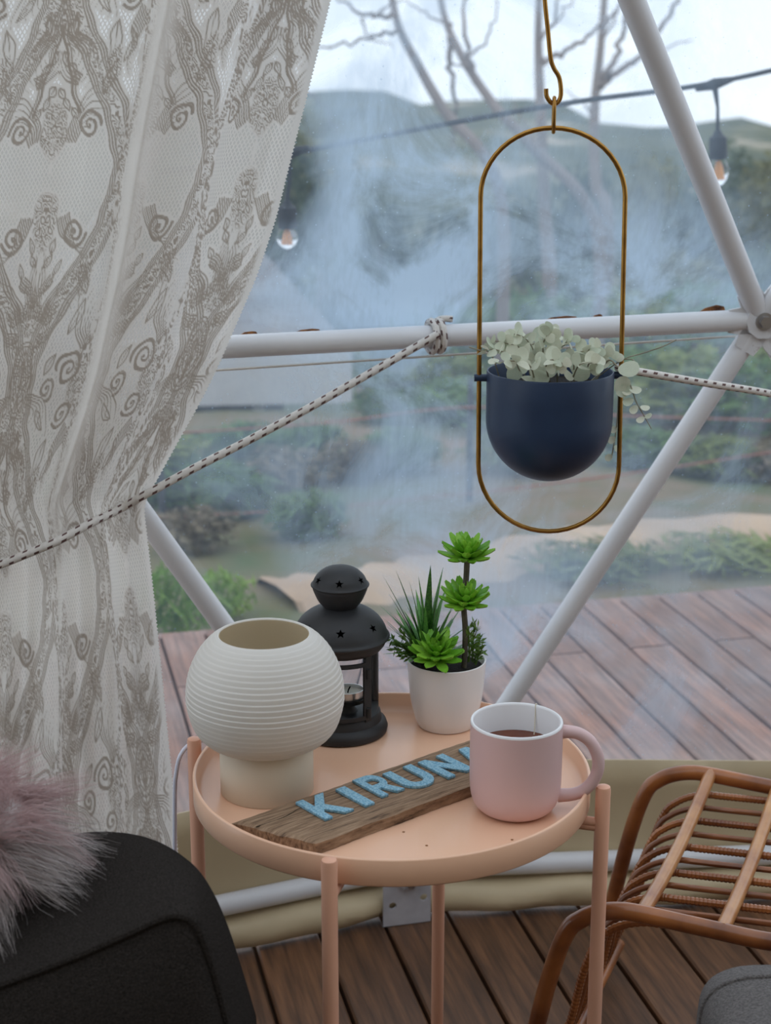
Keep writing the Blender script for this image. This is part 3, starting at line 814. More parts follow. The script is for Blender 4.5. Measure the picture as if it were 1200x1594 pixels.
# trees with leafy crowns on the lower slope
crn = [foliage('crown', 1500, .5, .5, .5, .085, 41, 'tree_dark'), foliage('crown', 1500, .5, .5, .5, .085, 42, 'tree_olive')]
mbt = MB(); mbt.tube([(0, 0, -.4), (.02, 0, .2), (0, .02, .7)], [.045, .035, .015], 6); trk = mbt.mesh('trunk'); trk.materials.append(M['bark'])
TL = ['dark leafy tree on the valley side beyond the garden', 'olive leafy tree on the valley side beyond the garden']
for (x, yt, yb, Y, wpx, kd) in ((500, 165, 420, 34, 150, 1), (440, 200, 470, 28, 190, 0), (590, 300, 520, 30, 150, 0), (700, 320, 530, 28, 160, 0), (800, 285, 520, 32, 170, 0), (900, 250, 500, 42, 190, 0),
                                (1010, 240, 480, 36, 190, 1), (1110, 215, 480, 32, 200, 0), (1200, 230, 500, 30, 210, 1), (560, 400, 580, 20, 170, 0), (760, 420, 580, 20, 190, 1), (900, 400, 590, 21, 200, 0),
                                (1060, 390, 590, 23.5, 200, 1), (1190, 380, 590, 19, 210, 0), (380, 330, 560, 26, 180, 0), (310, 250, 520, 34, 180, 1)):
    pt, pb = PY(x, yt, Y), PY(x, yb, Y)
    h = pt.z - pb.z; wd = wpx * Y / 2500 * .95
    gz = min(pb.z, ground_z(pb.x, Y) if Y < 36 else pb.z) - .3
    lab = ('dark', 'olive')[kd] + (' leafy tree on the near valley side below the shrubs' if Y < 24 else ' leafy tree far across the valley side' if Y > 31 else ' leafy tree halfway down the valley side')
    t = thing('leafy_tree', (pb.x, pb.y, gz), lab, 'tree', lab)
    inst('crown', crn[kd], t, Matrix.Translation(pb) @ Matrix.Rotation(RND.uniform(0, 6), 4, 'Z') @ Matrix.Diagonal((wd, wd, h, 1)))
    inst('trunk', trk, t, Matrix.Translation(pb) @ Matrix.Diagonal((h, h, h, 1)))

# bare trees
def bare_tree(name, label, Y, trunk, branches, r0):
    base = PY(*trunk[0], Y); base = Vector((base.x, base.y, ground_z(base.x, Y)))
    t = thing(name, base, label, 'tree')
    pts = [base] + [PY(x, y, Y + .15 * i) for i, (x, y) in enumerate(trunk)]
    sp = spline(pts, 6)
    MB().tube(sp, [r0 * (1.1 - .75 * i / len(sp)) for i in range(len(sp))], 8).build('trunk', 'bark', t)
    for (rb, dy, pl) in branches:
        q = spline([PY(x, y, Y + dy * i) for i, (x, y) in enumerate(pl)], 6)
        q = [p + Vector((RND.gauss(0, .012), RND.gauss(0, .02), RND.gauss(0, .012))) for p in q]
        MB().tube(q, [rb * (1 - .7 * i / len(q)) for i in range(len(q))], 6).build('branch', 'bark', t)
bare_tree('bare_tree', 'slim bare tree with a straight pale trunk behind the hanging hook', 12.0, [(855, 430), (848, 330), (842, 180), (838, 60), (842, -80)],
          [(.022, .1, [(842, 95), (870, 85), (905, 66), (945, 35), (965, 0), (980, -50)]), (.016, .1, [(838, 60), (862, 30), (868, -20), (862, -90)]),
           (.012, .1, [(846, 240), (815, 190), (800, 160)]), (.010, .1, [(862, 40), (885, 10), (905, -30)])], .058)
bare_tree('bare_tree', 'bare tree with a forked trunk and rising twigs near the upper strut', 14.0, [(945, 350), (928, 290), (925, 180), (935, 70), (945, -60)],
          [(.035, .1, [(932, 135), (965, 110), (995, 85), (1030, 40), (1055, 0), (1075, -60)]), (.030, .1, [(935, 130), (960, 80), (972, 30), (965, -40)]),
           (.018, .1, [(972, 30), (995, 10), (1010, -30)]), (.015, .1, [(940, 60), (960, 20), (990, -30)]), (.012, .1, [(995, 85), (1020, 90), (1050, 70), (1080, 62)]),
           (.012, .1, [(930, 200), (905, 160), (880, 140)])], .065)
bare_tree('bare_tree', 'leaning bare tree with crossing thin branches between curtain and hanger', 11.0, [(930, 360), (830, 230), (770, 165), (720, 90), (690, 20), (680, -60)],
          [(.022, .1, [(705, 60), (700, 110), (708, 170), (706, 230)]), (.020, .1, [(745, 130), (720, 40), (735, -20)]), (.012, .1, [(720, 90), (760, 60), (775, 0)]),
           (.010, .1, [(700, 40), (660, 20), (630, 0)]), (.010, .1, [(735, 110), (712, 100), (690, 105)])], .045)
bare_tree('bare_tree', 'thin bare tree with drooping twigs beside the curtain edge', 10.0, [(780, 310), (690, 170), (650, 100), (620, 40), (605, -30), (590, -80)],
          [(.016, .1, [(610, 20), (580, 25), (545, 10), (515, -10)]), (.013, .1, [(625, 50), (590, 55), (545, 68), (500, 75), (470, 80)]), (.010, .1, [(580, 25), (600, 10), (630, 0)]),
           (.010, .1, [(470, 140), (500, 160), (530, 205)]), (.008, .1, [(560, 30), (580, 60), (610, 70)])], .038)

# neighbouring low shed
sh = thing('garden_shed', PY(380, 700, 9.6), 'low grey shed with a pale fascia board behind the rope', 'shed')
def quadprism(pts, vec, name, m, parent):
    mb = MB(); mb.prism(pts, vec); return mb.build(name, m, parent, smooth=False)
S0, S1 = PY(150, 556, 9.2), PY(548, 548, 9.35)
sd = Vector((S1.x - S0.x, S1.y - S0.y, 0)).normalized(); sn = Vector((-sd.y, sd.x, 0))
L_ = (S1 - S0).length
def SP(u, dz, dn): return S0 + sd * u + Vector((0, 0, dz)) + sn * dn
quadprism([SP(-1, -.30, 0), SP(L_, -.30, 0), SP(L_, 0.02, 0), SP(-1, .02, 0)], sn * .04, 'fascia', 'fascia', sh)
quadprism([SP(-1, -1.7, 1.5), SP(L_ - .35, -1.7, 1.5), SP(L_ - .35, .36, 1.5), SP(-1, .36, 1.5)], sn * .05, 'wall', 'shed_dark', sh)
quadprism([SP(-1, .0, .02), SP(L_, .0, .02), SP(L_ - .5, .42, 1.6), SP(-1, .42, 1.6)], Vector((0, 0, .03)), 'roof', 'shed_roof', sh)
for u in (.9, 1.75, 2.2):
    quadprism([SP(u, -1.5, .08), SP(u + .07, -1.5, .08), SP(u + .07, -.28, .08), SP(u, -.28, .08)], sn * .07, 'post', 'fascia', sh)
q = [PY(x, y, 10.5) for x, y in ((395, 440), (405, 432), (470, 500), (458, 506))]
quadprism(q, sn * .06, 'barge_board', 'fascia', sh)

# wire fence
fe = thing('wire_fence', PY(733, 860, 6.3), 'garden fence of thin reddish wires on dark posts', 'fence')
for (x, Y) in ((733, 6.4), (245, 6.0), (1225, 6.8)):
    a = PY(x, 600, Y); b = Vector((a.x, a.y, ground_z(a.x, Y) - .05))
    MB().tube([b, (a + b) / 2, a + Vector((0, 0, .03))], .014, 8).build('post', 'dark_post', fe)
for (ya, yb, yc) in ((676, 634, 655), (806, 768, 700), (880, 838, 810)):
    MB().tube(spline([PY(245, ya, 5.97), PY(500, (ya + yb) / 2 + 4, 6.2), PY(733, yb, 6.37), PY(980, (yb + yc) / 2 + 3, 6.6), PY(1225, yc, 6.77)], 8), .0045, 6).build('wire', 'wire_red', fe)

# string lights
sl = thing('string_lights', PY(1110, 135, 4.0), 'black string light cable with clear filament bulbs outside the vinyl', 'string lights')
cab = spline([PY(250, 268, 3.4), PY(455, 238, 3.55), PY(700, 192, 3.7), PY(900, 158, 3.85), PY(1105, 130, 4.0), PY(1320, 82, 4.15)], 10)
MB().tube(cab, .006, 8).build('cable', 'cable_black', sl)
for (x, y, Y, ys_, ye, yb) in ((449, 239, 3.55, 312, 356, 388), (1112, 131, 4.0, 203, 248, 290)):
    a = PY(x, y, Y); s0, s1, e = PY(x - (2 if x < 600 else -5), ys_, Y), PY(x - (2 if x < 600 else -6), ye, Y), PY(x - (2 if x < 600 else -8), yb, Y)
    MB().tube([a - Vector((.045, 0, .012)), a, a + Vector((.045, 0, .012))], [.006, .014, .006], 8).build('connector', 'cable_black', sl)
    MB().tube([a, (a + s0) / 2 + Vector((.004, 0, 0)), s0], [.008, .004, .005], 8).build('drop_cable', 'cable_black', sl)
    MB().tube([s0, s0.lerp(s1, .15), s0.lerp(s1, .25), s0.lerp(s1, .9), s1], [.008, .012, .021, .022, .019], 14).build('socket', 'cable_black', sl)
    bb = MB().tube([s1.lerp(e, t) for t in (0, .25, .5, .75, .92, 1)], [.014, .022, .024, .019, .010, .002], 14).build('bulb', 'bulb_glass', sl)
    sub(MB().tube([s1.lerp(e, .05), s1.lerp(e, .3), s1.lerp(e, .75)], [.005, .009, .012], 6), 'filament', 'filament', bb)

# ================================================================== TABLE
TC = Vector((0.007, 1.679, 0)); TR, TZ, TF = 0.2245, 0.525, 0.5025
tb = thing('tray_table', (TC.x, TC.y, 0), 'peach metal tray table with round top and four rod legs', 'table')
prof = [(0.0001, TF), (.185, TF), (.207, TF), (.2135, TF + .002), (.2185, TF + .007), (.2205, TZ - .0015), (.2215, TZ), (.2235, TZ), (TR, TZ - .0015),
        (TR, TF - .006), (.2235, TF - .0075), (.215, TF - .0085), (.0001, TF - .0085)]
MB().lathe(prof, TC, 128).build('tray', 'peach', tb, angle=60)
LEG = []
for k, (dx, dy) in enumerate(((-.063, -.2335), (.2315, -.0650), (-.2315, .065), (.063, .2335))):
    p = TC + Vector((dx, dy, 0)); LEG.append(p)
    r = .0083
    mb = MB(); mb.lathe([(.0001, 0), (r * .9, 0), (r, .003), (r, .5275), (r * .9, .5305), (r * .6, .5318), (.0001, .532)], p, 24)
    lg = mb.build('leg', 'peach_leg', tb)
    d = Vector((-dx, -dy, 0)).normalized()
    a = p + Vector((0, 0, .487))
    sub(MB().tube([a, a + d * .03, a + d * .04], .0055, 12), 'support_arm', 'peach_leg', lg)
# crossing support bars under the tray
for a, b in ((0, 3), (1, 2)):
    z = .4875 if a == 0 else .4815
    MB().tube([LEG[a] + Vector((0, 0, z)), (LEG[a] + LEG[b]) / 2 + Vector((0, 0, z)), LEG[b] + Vector((0, 0, z))], .0052, 12).build('cross_bar', 'peach_leg', tb)
# small chips in the paint
for x, y in ((797, 1307), (664, 1316), (312, 1243), (628, 1295)):
    p = PZ(x, y, TF + .0003); MB().lathe([(.0001, .0003), (.0012, .0002), (.0016, 0)], p, 9).build('paint_chip', 'rust', tb)

# ================================================================== LAMP
lc = PZ(416, 1228, TF); LX = Vector((lc.x, lc.y, 0))
lp = thing('table_lamp', (lc.x, lc.y, TF), 'white ribbed globe table lamp with open top and beige base', 'lamp')
ctl = [(.0525, .5625), (.066, .5665), (.079, .580), (.0860, .600), (.0880, .618), (.0850, .642), (.0755, .665), (.063, .681), (.0525, .6885)]
sp = [(p.x, p.y) for p in spline([Vector((r, z, 0)) for r, z in ctl], 34)]
# ribs: small rounded steps
out_ = []; acc = 0; prev = sp[0]
for (r, z) in sp:
    acc += math.hypot(r - prev[0], z - prev[1]); prev = (r, z)
    ph = (acc / 0.0062) % 1.0
    amp = .0010 if z > .612 else .00035
    out_.append((r + amp * (ph if ph < .82 else (1 - ph) / .18 * .82) - amp * .5, z))
inner = [(r - .0028, z - .001) for r, z in reversed(sp[6:])]
shade = out_ + [(.0512, .6893), (.0500, .6888)] + inner
MB().lathe([(r - .0034, z - .001) for r, z in sp[6:]], LX, 96).build('shade_lining', 'lamp_lining', lp)
MB().lathe(shade, LX, 112).build('shade', 'lamp_opal', lp, angle=28)
MB().lathe([(.0001, .5672), (.018, .5672), (.018, .585), (.014, .587), (.0001, .587)], LX, 32).build('bulb_socket', 'lamp_cream', lp)
MB().lathe([(.0001, TF), (.0515, TF), (.0525, TF + .001), (.0525, .5655), (.0515, .567), (.0001, .5671)], LX, 80).build('base', 'lamp_cream', lp, angle=50)
cpts = [Vector((lc.x - .03, lc.y + .044, .512)), PY(338, 1162, 1.77), PY(320, 1153, 1.755), PY(300, 1156, 1.75), PY(283, 1172, 1.745), PY(275, 1200, 1.745), PY(272, 1260, 1.75), PY(275, 1500, 1.77), PZ(290, 1700, .012)]
MB().tube(spline(cpts, 10), .0026, 10).build('cord', 'cord_white', lp)

# ================================================================== LANTERN
q = PZ(531, 1136, TF); LC = Vector((q.x, q.y, 0))
ln = thing('lantern', (q.x, q.y, TF), 'black metal candle lantern with star cutouts in a domed roof', 'lantern')
MB().lathe([(.0001, TF), (.052, TF), (.0565, TF + .002), (.0575, TF + .007), (.0555, TF + .013), (.050, TF + .017), (.0485, TF + .026), (.047, TF + .028), (.0001, TF + .0285)], LC, 64).build('base', 'lantern_black', ln)
zt = .6105
MB().lathe([(.0001, zt), (.047, zt), (.050, zt + .001), (.054, zt + .006), (.0565, zt + .012), (.0568, zt + .0135)], LC, 64).build('collar', 'lantern_black', ln)
dome_p = [(.0592, .6245), (.0600, .6262), (.0590, .6282), (.0572, .630), (.0545, .6375), (.0495, .6460), (.0425, .6530), (.034, .6585), (.0255, .6620), (.0205, .6640)]
dome_s = [(p.x, p.y) for p in spline([Vector((r, z, 0)) for r, z in dome_p], 5)]
rf = MB().lathe(dome_s + [(r_ - .0012, z_ - .0009) for r_, z_ in reversed(dome_s)], LC, 72, close=True).build('roof', 'lantern_black', ln)
cup_p = [(.0205, .6630), (.0215, .6650), (.0270, .6720), (.0325, .6845), (.0335, .6890), (.0350, .6900), (.0352, .6915), (.0338, .6925), (.0325, .6945), (.0290, .7015), (.0215, .7085), (.012, .7125), (.0001, .7140)]
cup_s = [(p.x, p.y) for p in spline([Vector((r, z, 0)) for r, z in cup_p], 5)]
cup_i = [(max(.0002, r_ - .0012), z_ - (.0012 if z_ > .693 else 0)) for r_, z_ in reversed(cup_s)]
cup_s[-1] = (.0002, cup_s[-1][1])
cp = MB().lathe(cup_s + cup_i, LC, 64, close=True).build('cap', 'lantern_black', ln)
def star(part, prof_s, z, ang, R):
    for i in range(len(prof_s) - 1):
        (r0, z0), (r1, z1) = prof_s[i], prof_s[i + 1]
        if z0 <= z <= z1:
            k = (z - z0) / max(1e-6, z1 - z0); r = r0 + (r1 - r0) * k
            tz = Vector((r1 - r0, z1 - z0)).normalized()
            break
    d = Vector((math.cos(ang), math.sin(ang), 0))
    up = d * tz.x + Vector((0, 0, tz.y)); s = d.cross(Vector((0, 0, 1))); nrm = up.cross(s)
    if nrm.dot(d) < 0: nrm = -nrm
    c0 = LC + d * r + Vector((0, 0, z)) - nrm * 0.004
    pts = []
    for i in range(10):
        a = PI / 2 + i * PI / 5; rr_ = R if i % 2 == 0 else R * .42
        pts.append(c0 + s * (rr_ * math.cos(a)) + up * (rr_ * math.sin(a)))
    mb = MB(); mb.prism(pts, nrm * .008); return mb
cut(rf, [star(rf, dome_s, .6455, math.radians(-88 + 51.4 * i), .0062) for i in range(7)])
cut(cp, [star(cp, cup_s, .7005, math.radians(-90 + 60 * i), .0055) for i in range(6)])
gz0, gz1, gr = TF + .026, zt + .001, .0475
for i in range(4):
    a = math.radians(-46 + 90 * i)
    c0 = LC + Vector((math.cos(a), math.sin(a), 0)) * gr
    d = Vector((math.cos(a), math.sin(a), 0)); s = Vector((-d.y, d.x, 0))
    mb = MB(); mb.prism([c0 - d * .0028 - s * .0045 + Vector((0, 0, gz0)), c0 + d * .0022 - s * .0045 + Vector((0, 0, gz0)), c0 + d * .0022 + s * .0045 + Vector((0, 0, gz0)), c0 - d * .0028 + s * .0045 + Vector((0, 0, gz0))], (0, 0, gz1 - gz0))
    mb.build('post', 'lantern_black', ln, smooth=False)
    a0, a1 = a + .07, a + PI / 2 - .07
    MB().lathe([(gr - .0012, gz0), (gr - .0012, gz1)], LC, 14, a0, a1).build('glass_pane', 'glass', ln)
# door frame on the camera side
a0, a1 = math.radians(-136 + 7), math.radians(-46 - 5)
def arc(r, z, h, aa, bb, dr=.003):
    return MB().lathe([(r, z), (r + dr, z), (r + dr, z + h), (r, z + h)], LC, 16, aa, bb, close=True)
dr = arc(gr + .0005, gz0 + .004, .005, a0, a1).build('door', 'lantern_black', ln, smooth=False)
sub(arc(gr + .0005, gz1 - .011, .005, a0, a1), 'top_rail', 'lantern_black', dr, smooth=False)
for aa in (a0, a1 - .07): sub(arc(gr + .0005, gz0 + .004, gz1 - gz0 - .012, aa, aa + .07), 'stile', 'lantern_black', dr, smooth=False)
for zz in (.535, .585): sub(MB().lathe([(.0001, 0), (.003, 0), (.003, .012), (.0001, .012)], LC + Vector((math.cos(a1 + .05), math.sin(a1 + .05), 0)) * (gr + .0045) + Vector((0, 0, zz)), 10), 'hinge', 'lantern_black', dr)
# tea light inside
tl_c = LC + Vector((.008, -.004, TF + .0285))
MB().lathe([(.0001, .0), (.012, .0), (.008, .006), (.008, .011), (.021, .013), (.0225, .018), (.0215, .018), (.020, .0145), (.0001, .0145)], tl_c, 32).build('candle_holder', 'lantern_black', ln)
te = thing('tea_light', tl_c + Vector((0, 0, .0146)), 'small tea light candle in a metal cup inside the lantern', 'candle')
MB().lathe([(.0001, .0145), (.0185, .0145), (.0190, .028), (.0182, .028), (.0178, .0165), (.0001, .0165)], tl_c, 36).build('cup', 'tin', te)
MB().lathe([(.0001, .023), (.010, .0228), (.0178, .0240), (.0178, .0166), (.0001, .0166)], tl_c, 30).build('wax', 'wax', te)
MB().tube([tl_c + Vector((0, 0, .022)), tl_c + Vector((.001, 0, .027)), tl_c + Vector((.003, 0, .031))], .0008, 6).build('wick', 'wick_black', te)

# ================================================================== POTTED SUCCULENT
q = PZ(694, 1127, TF); PC = Vector((q.x, q.y, 0))
pp = thing('potted_succulent', (q.x, q.y, TF), 'artificial green succulents and spiky grass in a white tapered pot', 'plant')
rim_z = .5885
ctl = [(.0001, TF), (.030, TF), (.0345, TF + .0012), (.0395, TF + .014), (.0445, TF + .038), (.0470, TF + .062), (.0485, rim_z), (.0478, rim_z + .0008), (.0465, rim_z), (.0450, rim_z - .010), (.042, rim_z - .020)]
MB().lathe(ctl[:3] + [(p.x, p.y) for p in spline([Vector((r, z, 0)) for r, z in ctl[2:7]], 6)][1:] + ctl[7:], PC, 72).build('pot', 'pot_white', pp)
MB().lathe([(.0001, rim_z - .004), (.02, rim_z - .005), (.035, rim_z - .0075), (.0452, rim_z - .010)], PC, 40).build('soil', 'soil', pp)
def succ_leaf():
    mb = MB(); n = 9; rows = []
    for i in range(n):
        t = i / (n - 1)
        wd = .40 * (math.sin(PI * (0.10 + 0.86 * t)) ** 0.75) * (0.65 + .55 * t)
        th = .15 * math.sin(PI * (0.12 + .84 * t)) + .01
        x = t; zc = .26 * t * t
        row = []
        for k in range(8):
            a = 2 * PI * k / 8
            row.append((x, wd * .5 * math.cos(a), zc + th * .5 * math.sin(a) + .06 * abs(math.cos(a))))
        rows.append(row)
    mb.grid(rows, True)
    mb.f.append(tuple(len(mb.v) - 8 + i for i in range(8)))
    me = mb.mesh('leaf'); me.materials.append(M['succulent']); return me
SL = succ_leaf()
def rosette(c, R, tilt, seed):
    r = random.Random(seed); c = Vector(c)
    core = MB().lathe([(.0001, -.006), (R * .14, -.004), (R * .17, 0), (R * .10, .006), (.0001, .010)], c, 12).build('rosette', 'succulent', pp)
    layers = [(10, 1.0, 1), (9, 1.0, 16), (8, .86, 33), (7, .66, 50), (5, .48, 68)]
    TQ = Quaternion(Vector((1, 0, 0)), tilt)
    for li, (n, L, el) in enumerate(layers):
        for i in range(n):
            az = 2 * PI * (i + .5 * (li % 2)) / n + r.uniform(-.12, .12); e = math.radians(el + r.uniform(-5, 5)); s = R * L * r.uniform(.92, 1.06)
            m_ = Matrix.Translation(c + Vector((0, 0, .0015 * li))) @ TQ.to_matrix().to_4x4() @ Matrix.Rotation(az, 4, 'Z') @ Matrix.Rotation(-e, 4, 'Y') @ Matrix.Diagonal((s, s, s, 1))
            inst('leaf', SL, core, m_)
RT_ = PY(727, 868, PC.y - .004); RM_ = PY(724, 940, PC.y - .014); RL_ = PY(680, 1022, PC.y - .026)
rosette(RT_, .0335, math.radians(10), 1); rosette(RM_, .0335, math.radians(14), 2); rosette(RL_, .0345, math.radians(24), 3)
sb = PY(722, 1050, PC.y - .012); sb.z = rim_z - .008
MB().tube(spline([sb, sb.lerp(RM_, .55) + Vector((.001, .004, 0)), RM_ + Vector((-.002, .006, .004)), RM_.lerp(RT_, .5) + Vector((0, .003, 0)), RT_ + Vector((0, 0, -.003))], 5), .0036, 9).build('stem', 'stem_brown', pp)
def blade_mesh(bend):
    mb = MB(); rows = []
    for i in range(9):
        t = i / 8; wd = .058 * (1 - t) ** .75 * (.65 + .5 * min(1, t * 3)) + .001
        x = bend * t * t; z = t * (1 - .12 * bend * t)
        rows.append([(x - wd * .22, -wd, z), (x, 0, z - 0.0), (x - wd * .22, wd, z), (x - wd * .30, 0, z)])
    mb.grid(rows, True); me = mb.mesh('blade'); me.materials.append(M['aloe']); return me
BL = [blade_mesh(b) for b in (.05, .18, .32)]
bc = PY(664, 1020, PC.y + .004); bc.z = rim_z - .008
r = random.Random(5)
for i in range(64):
    az = r.uniform(0, 2 * PI); lean = math.radians(r.choice([6, 14, 22, 30, 38, 48, 60]) + r.uniform(-4, 4)); L = r.uniform(.062, .098) * (1.0 if lean < .7 else .88)
    p = bc + Vector((math.cos(az), math.sin(az), 0)) * r.uniform(0, .006)
    inst('blade', BL[r.randrange(3)], pp, Matrix.Translation(p) @ Matrix.Rotation(az, 4, 'Z') @ Matrix.Rotation(lean, 4, 'Y') @ Matrix.Diagonal((L, L, L, 1)))
for x, y, L in ((600, 893, .1), (620, 884, .1), (669, 877, .1), (686, 882, .1), (598, 962, .09), (640, 900, .1), (608, 920, .1), (655, 895, .1)):
    tip = PY(x, y, PC.y + r.uniform(-.01, .015)); d = tip - bc; L = d.length; az = math.atan2(d.y, d.x); lean = math.acos(d.z / L)
    inst('blade', BL[0], pp, Matrix.Translation(bc) @ Matrix.Rotation(az, 4, 'Z') @ Matrix.Rotation(lean - .02, 4, 'Y') @ Matrix.Diagonal((L, L, L, 1)))
def sprig(base, tip, n, seed):
    r = random.Random(seed); mb = MB(); mb.tube([base, base.lerp(tip, .5) + Vector((0, 0, .003)), tip], [.0011, .0009, .0004], 5)
    ax = (tip - base)
    for i in range(n):
        t = .2 + .8 * i / n; p = base + ax * t
        d = (Vector((r.gauss(0, 1), r.gauss(0, 1), r.gauss(0, 1))) + ax.normalized() * 1.1).normalized(); s = d.orthogonal().normalized(); L = .0105 * r.uniform(.7, 1.2)
        k = len(mb.v); mb.v += [p, p + d * L * .5 + s * L * .16, p + d * L, p + d * L * .5 - s * L * .16]; mb.f.append((k, k + 1, k + 2, k + 3))
    return mb.build('sprig', 'sprig', pp, smooth=False)
for i, (x0, y0, x1, y1) in enumerate(((652, 1025, 607, 992), (650, 1025, 616, 1003), (655, 1022, 622, 980), (650, 1030, 612, 1010), (735, 1030, 738, 968), (738, 1032, 748, 990), (730, 1030, 730, 975), (740, 1035, 750, 1010), (728, 1030, 744, 975))):
    sprig(PY(x0, y0, PC.y - .005), PY(x1, y1, PC.y - .012), 26, i)

# ================================================================== SIGN BOARD
bt = .5175
s1_, s2_, s3_, s4_ = PZ(360, 1279, bt), PZ(492, 1311, bt), PZ(728, 1151, bt), PZ(730, 1222, bt)
ud = ((s3_ - s1_).normalized() + (s4_ - s2_).normalized()).normalized(); vd = Vector((ud.y, -ud.x, 0))
v1 = (s2_ - s1_).dot(vd); skew = (s2_ - s1_).dot(ud)
ZB = TF + .0005
sg = thing('wooden_sign', (s1_.x, s1_.y, TF), 'weathered wooden plank sign with blue letters lying on the tray', 'sign')
mb = MB(); rows = []
nu, nv = 60, 14
rb = random.Random(9)
jag = [rb.gauss(0, .0012) for _ in range(nv + 1)]; jag2 = [rb.gauss(0, .0012) for _ in range(nv + 1)]
def bpnt(i, j, z):
    v = v1 * j / nv; u0 = skew * j / nv + jag[j]; u1 = .372 + jag2[j] - .004 * j / nv
    u = u0 + (u1 - u0) * i / nu
    vv = v + (.0005 * math.sin(i * .37) + .0003 * math.sin(i * 1.9) if j in (0, nv) else 0)
    return s1_ * 1 + ud * u + vd * vv + Vector((0, 0, z - bt))
def topz(i, j):
    e = min(j, nv - j, i, nu - i)
    return bt - (.0022 if e == 0 else 0) + .0005 * math.sin(i * .5 + j * 1.7) * math.sin(j * 2.1)
mb.grid([[bpnt(i, j, topz(i, j)) for j in range(nv + 1)] for i in range(nu + 1)])
nb = len(mb.v)
mb.grid([[bpnt(i, j, ZB) for j in range(nv, -1, -1)] for i in range(nu + 1)])
T_ = lambda i, j: i * (nv + 1) + j
B_ = lambda i, j: nb + i * (nv + 1) + (nv - j)
for i in range(nu):
    mb.f.append((T_(i, 0), T_(i + 1, 0), B_(i + 1, 0), B_(i, 0))); mb.f.append((T_(i + 1, nv), T_(i, nv), B_(i, nv), B_(i + 1, nv)))
for j in range(nv):
    mb.f.append((T_(0, j + 1), T_(0, j), B_(0, j), B_(0, j + 1))); mb.f.append((T_(nu, j), T_(nu, j + 1), B_(nu, j + 1), B_(nu, j)))
# board mesh in its own frame so the grain follows the plank
X = frame(s1_ * 1, ud, -vd, Vector((0, 0, 1))); Xi = X.inverted()
mb.v = [Xi @ Vector(v) for v in mb.v]
me = mb.mesh('plank', (0, 0, 0), True, 50); me.materials.append(M['old_board'])
inst('plank', me, sg, X)
# a crack along the plank
mb = MB(); cr = spline([bpnt(0, 4, bt + .0001), bpnt(6, 4, bt + .0001), bpnt(12, 3, bt + .0001), bpnt(18, 4, bt + .0001)], 6)
mb.tube(cr, [.0006 * (1 - .9 * i / len(cr)) for i in range(len(cr))], 5).build('crack', 'dark_grain', sg)
# letters: outlines in a unit em, u to the right, h upward
def arcp(cx, cy, r, a0, a1, n=8, ry=None): return [(cx + r * math.cos(math.radians(a0 + (a1 - a0) * i / n)), cy + (ry or r) * math.sin(math.radians(a0 + (a1 - a0) * i / n))) for i in range(n + 1)]
st = .21
GL = {'K': [[(0, 0), (st, 0), (st, .27), (.32, .40), (.62, 0), (.88, 0), (.48, .55), (.86, 1), (.60, 1), (st, .57), (st, 1), (0, 1)]],
      'I': [[(0, 0), (st * 1.1, 0), (st * 1.1, 1), (0, 1)]],
      'R': [[(0, 0), (st, 0), (st, .34), (.36, .34), (.58, 0), (.84, 0), (.60, .40)] + arcp(.46, .67, .33, -58, 90, 10) + [(0, 1)], [(st, .52), (.45, .52)] + arcp(.46, .67, .15, -80, 80, 6) + [(st, .82)]],
      'U': [[(0, 1), (0, .38)] + arcp(.40, .38, .40, 180, 360, 14) + [(.80, 1), (.59, 1), (.59, .40)] + arcp(.40, .38, .19, 0, -180, 10) + [(st, 1)]],
      'N': [[(0, 0), (st, 0), (st, .60), (.60, 0), (.82, 0), (.82, 1), (.61, 1), (.61, .40), (.22, 1), (0, 1)]],
      'A': [[(0, 0), (.23, 0), (.30, .19), (.58, .19), (.65, 0), (.88, 0), (.56, 1), (.32, 1)], [(.36, .37), (.52, .37), (.44, .68)]]}
def fill(polys):
    cu = bpy.data.curves.new('tmp', 'CURVE'); cu.dimensions = '2D'; cu.fill_mode = 'BOTH'; cu.extrude = .0013; cu.bevel_depth = .0005; cu.bevel_resolution = 1
    for p in polys:
        s = cu.splines.new('POLY'); s.points.add(len(p) - 1); s.use_cyclic_u = True
        for pt, (x, y) in zip(s.points, p): pt.co = (x, y, 0, 1)
    o = bpy.data.objects.new('tmp', cu); C.objects.link(o)
    bpy.context.view_layer.update()
    me = bpy.data.meshes.new_from_object(o.evaluated_get(bpy.context.evaluated_depsgraph_get()))
    bpy.data.objects.remove(o); bpy.data.curves.remove(cu)
    return me
kt, kb_ = PZ(462, 1250, bt + .003), PZ(505, 1276, bt + .003)
CHT = abs((kb_ - kt).dot(vd)) * 1.02
EM = CHT
tops = {'K': (461, 1249), 'I': (523, 1229), 'R': (549, 1215), 'U': (596, 1205), 'N': (651, 1187), 'A': (700, 1172)}
TU = {c_: PZ(*tops[c_], bt + .003).dot(ud) for c_ in tops}
WS = {a: .84 * (TU[b] - TU[a]) / EM / .84 for a, b in (('K', 'I'), ('R', 'U'), ('U', 'N'), ('N', 'A'))}
for ch in 'KIRUNA':
    tp = PZ(*tops[ch], bt + .003)
    wsc = {'K': WS['K'] * .80, 'I': WS['U'], 'R': WS['R'], 'U': WS['U'], 'N': WS['N'], 'A': WS['N']}[ch]
    me = fill([[(x * EM * wsc, y * EM) for x, y in p] for p in GL[ch]]); me.name = 'letter'; me.materials.clear(); me.materials.append(M['letter_blue'])
    org = tp + vd * CHT; org.z = bt + .0018
    inst('letter', me, sg, frame(org, ud, -vd, Vector((0, 0, 1))))['label'] = 'blue speckled letter ' + ch

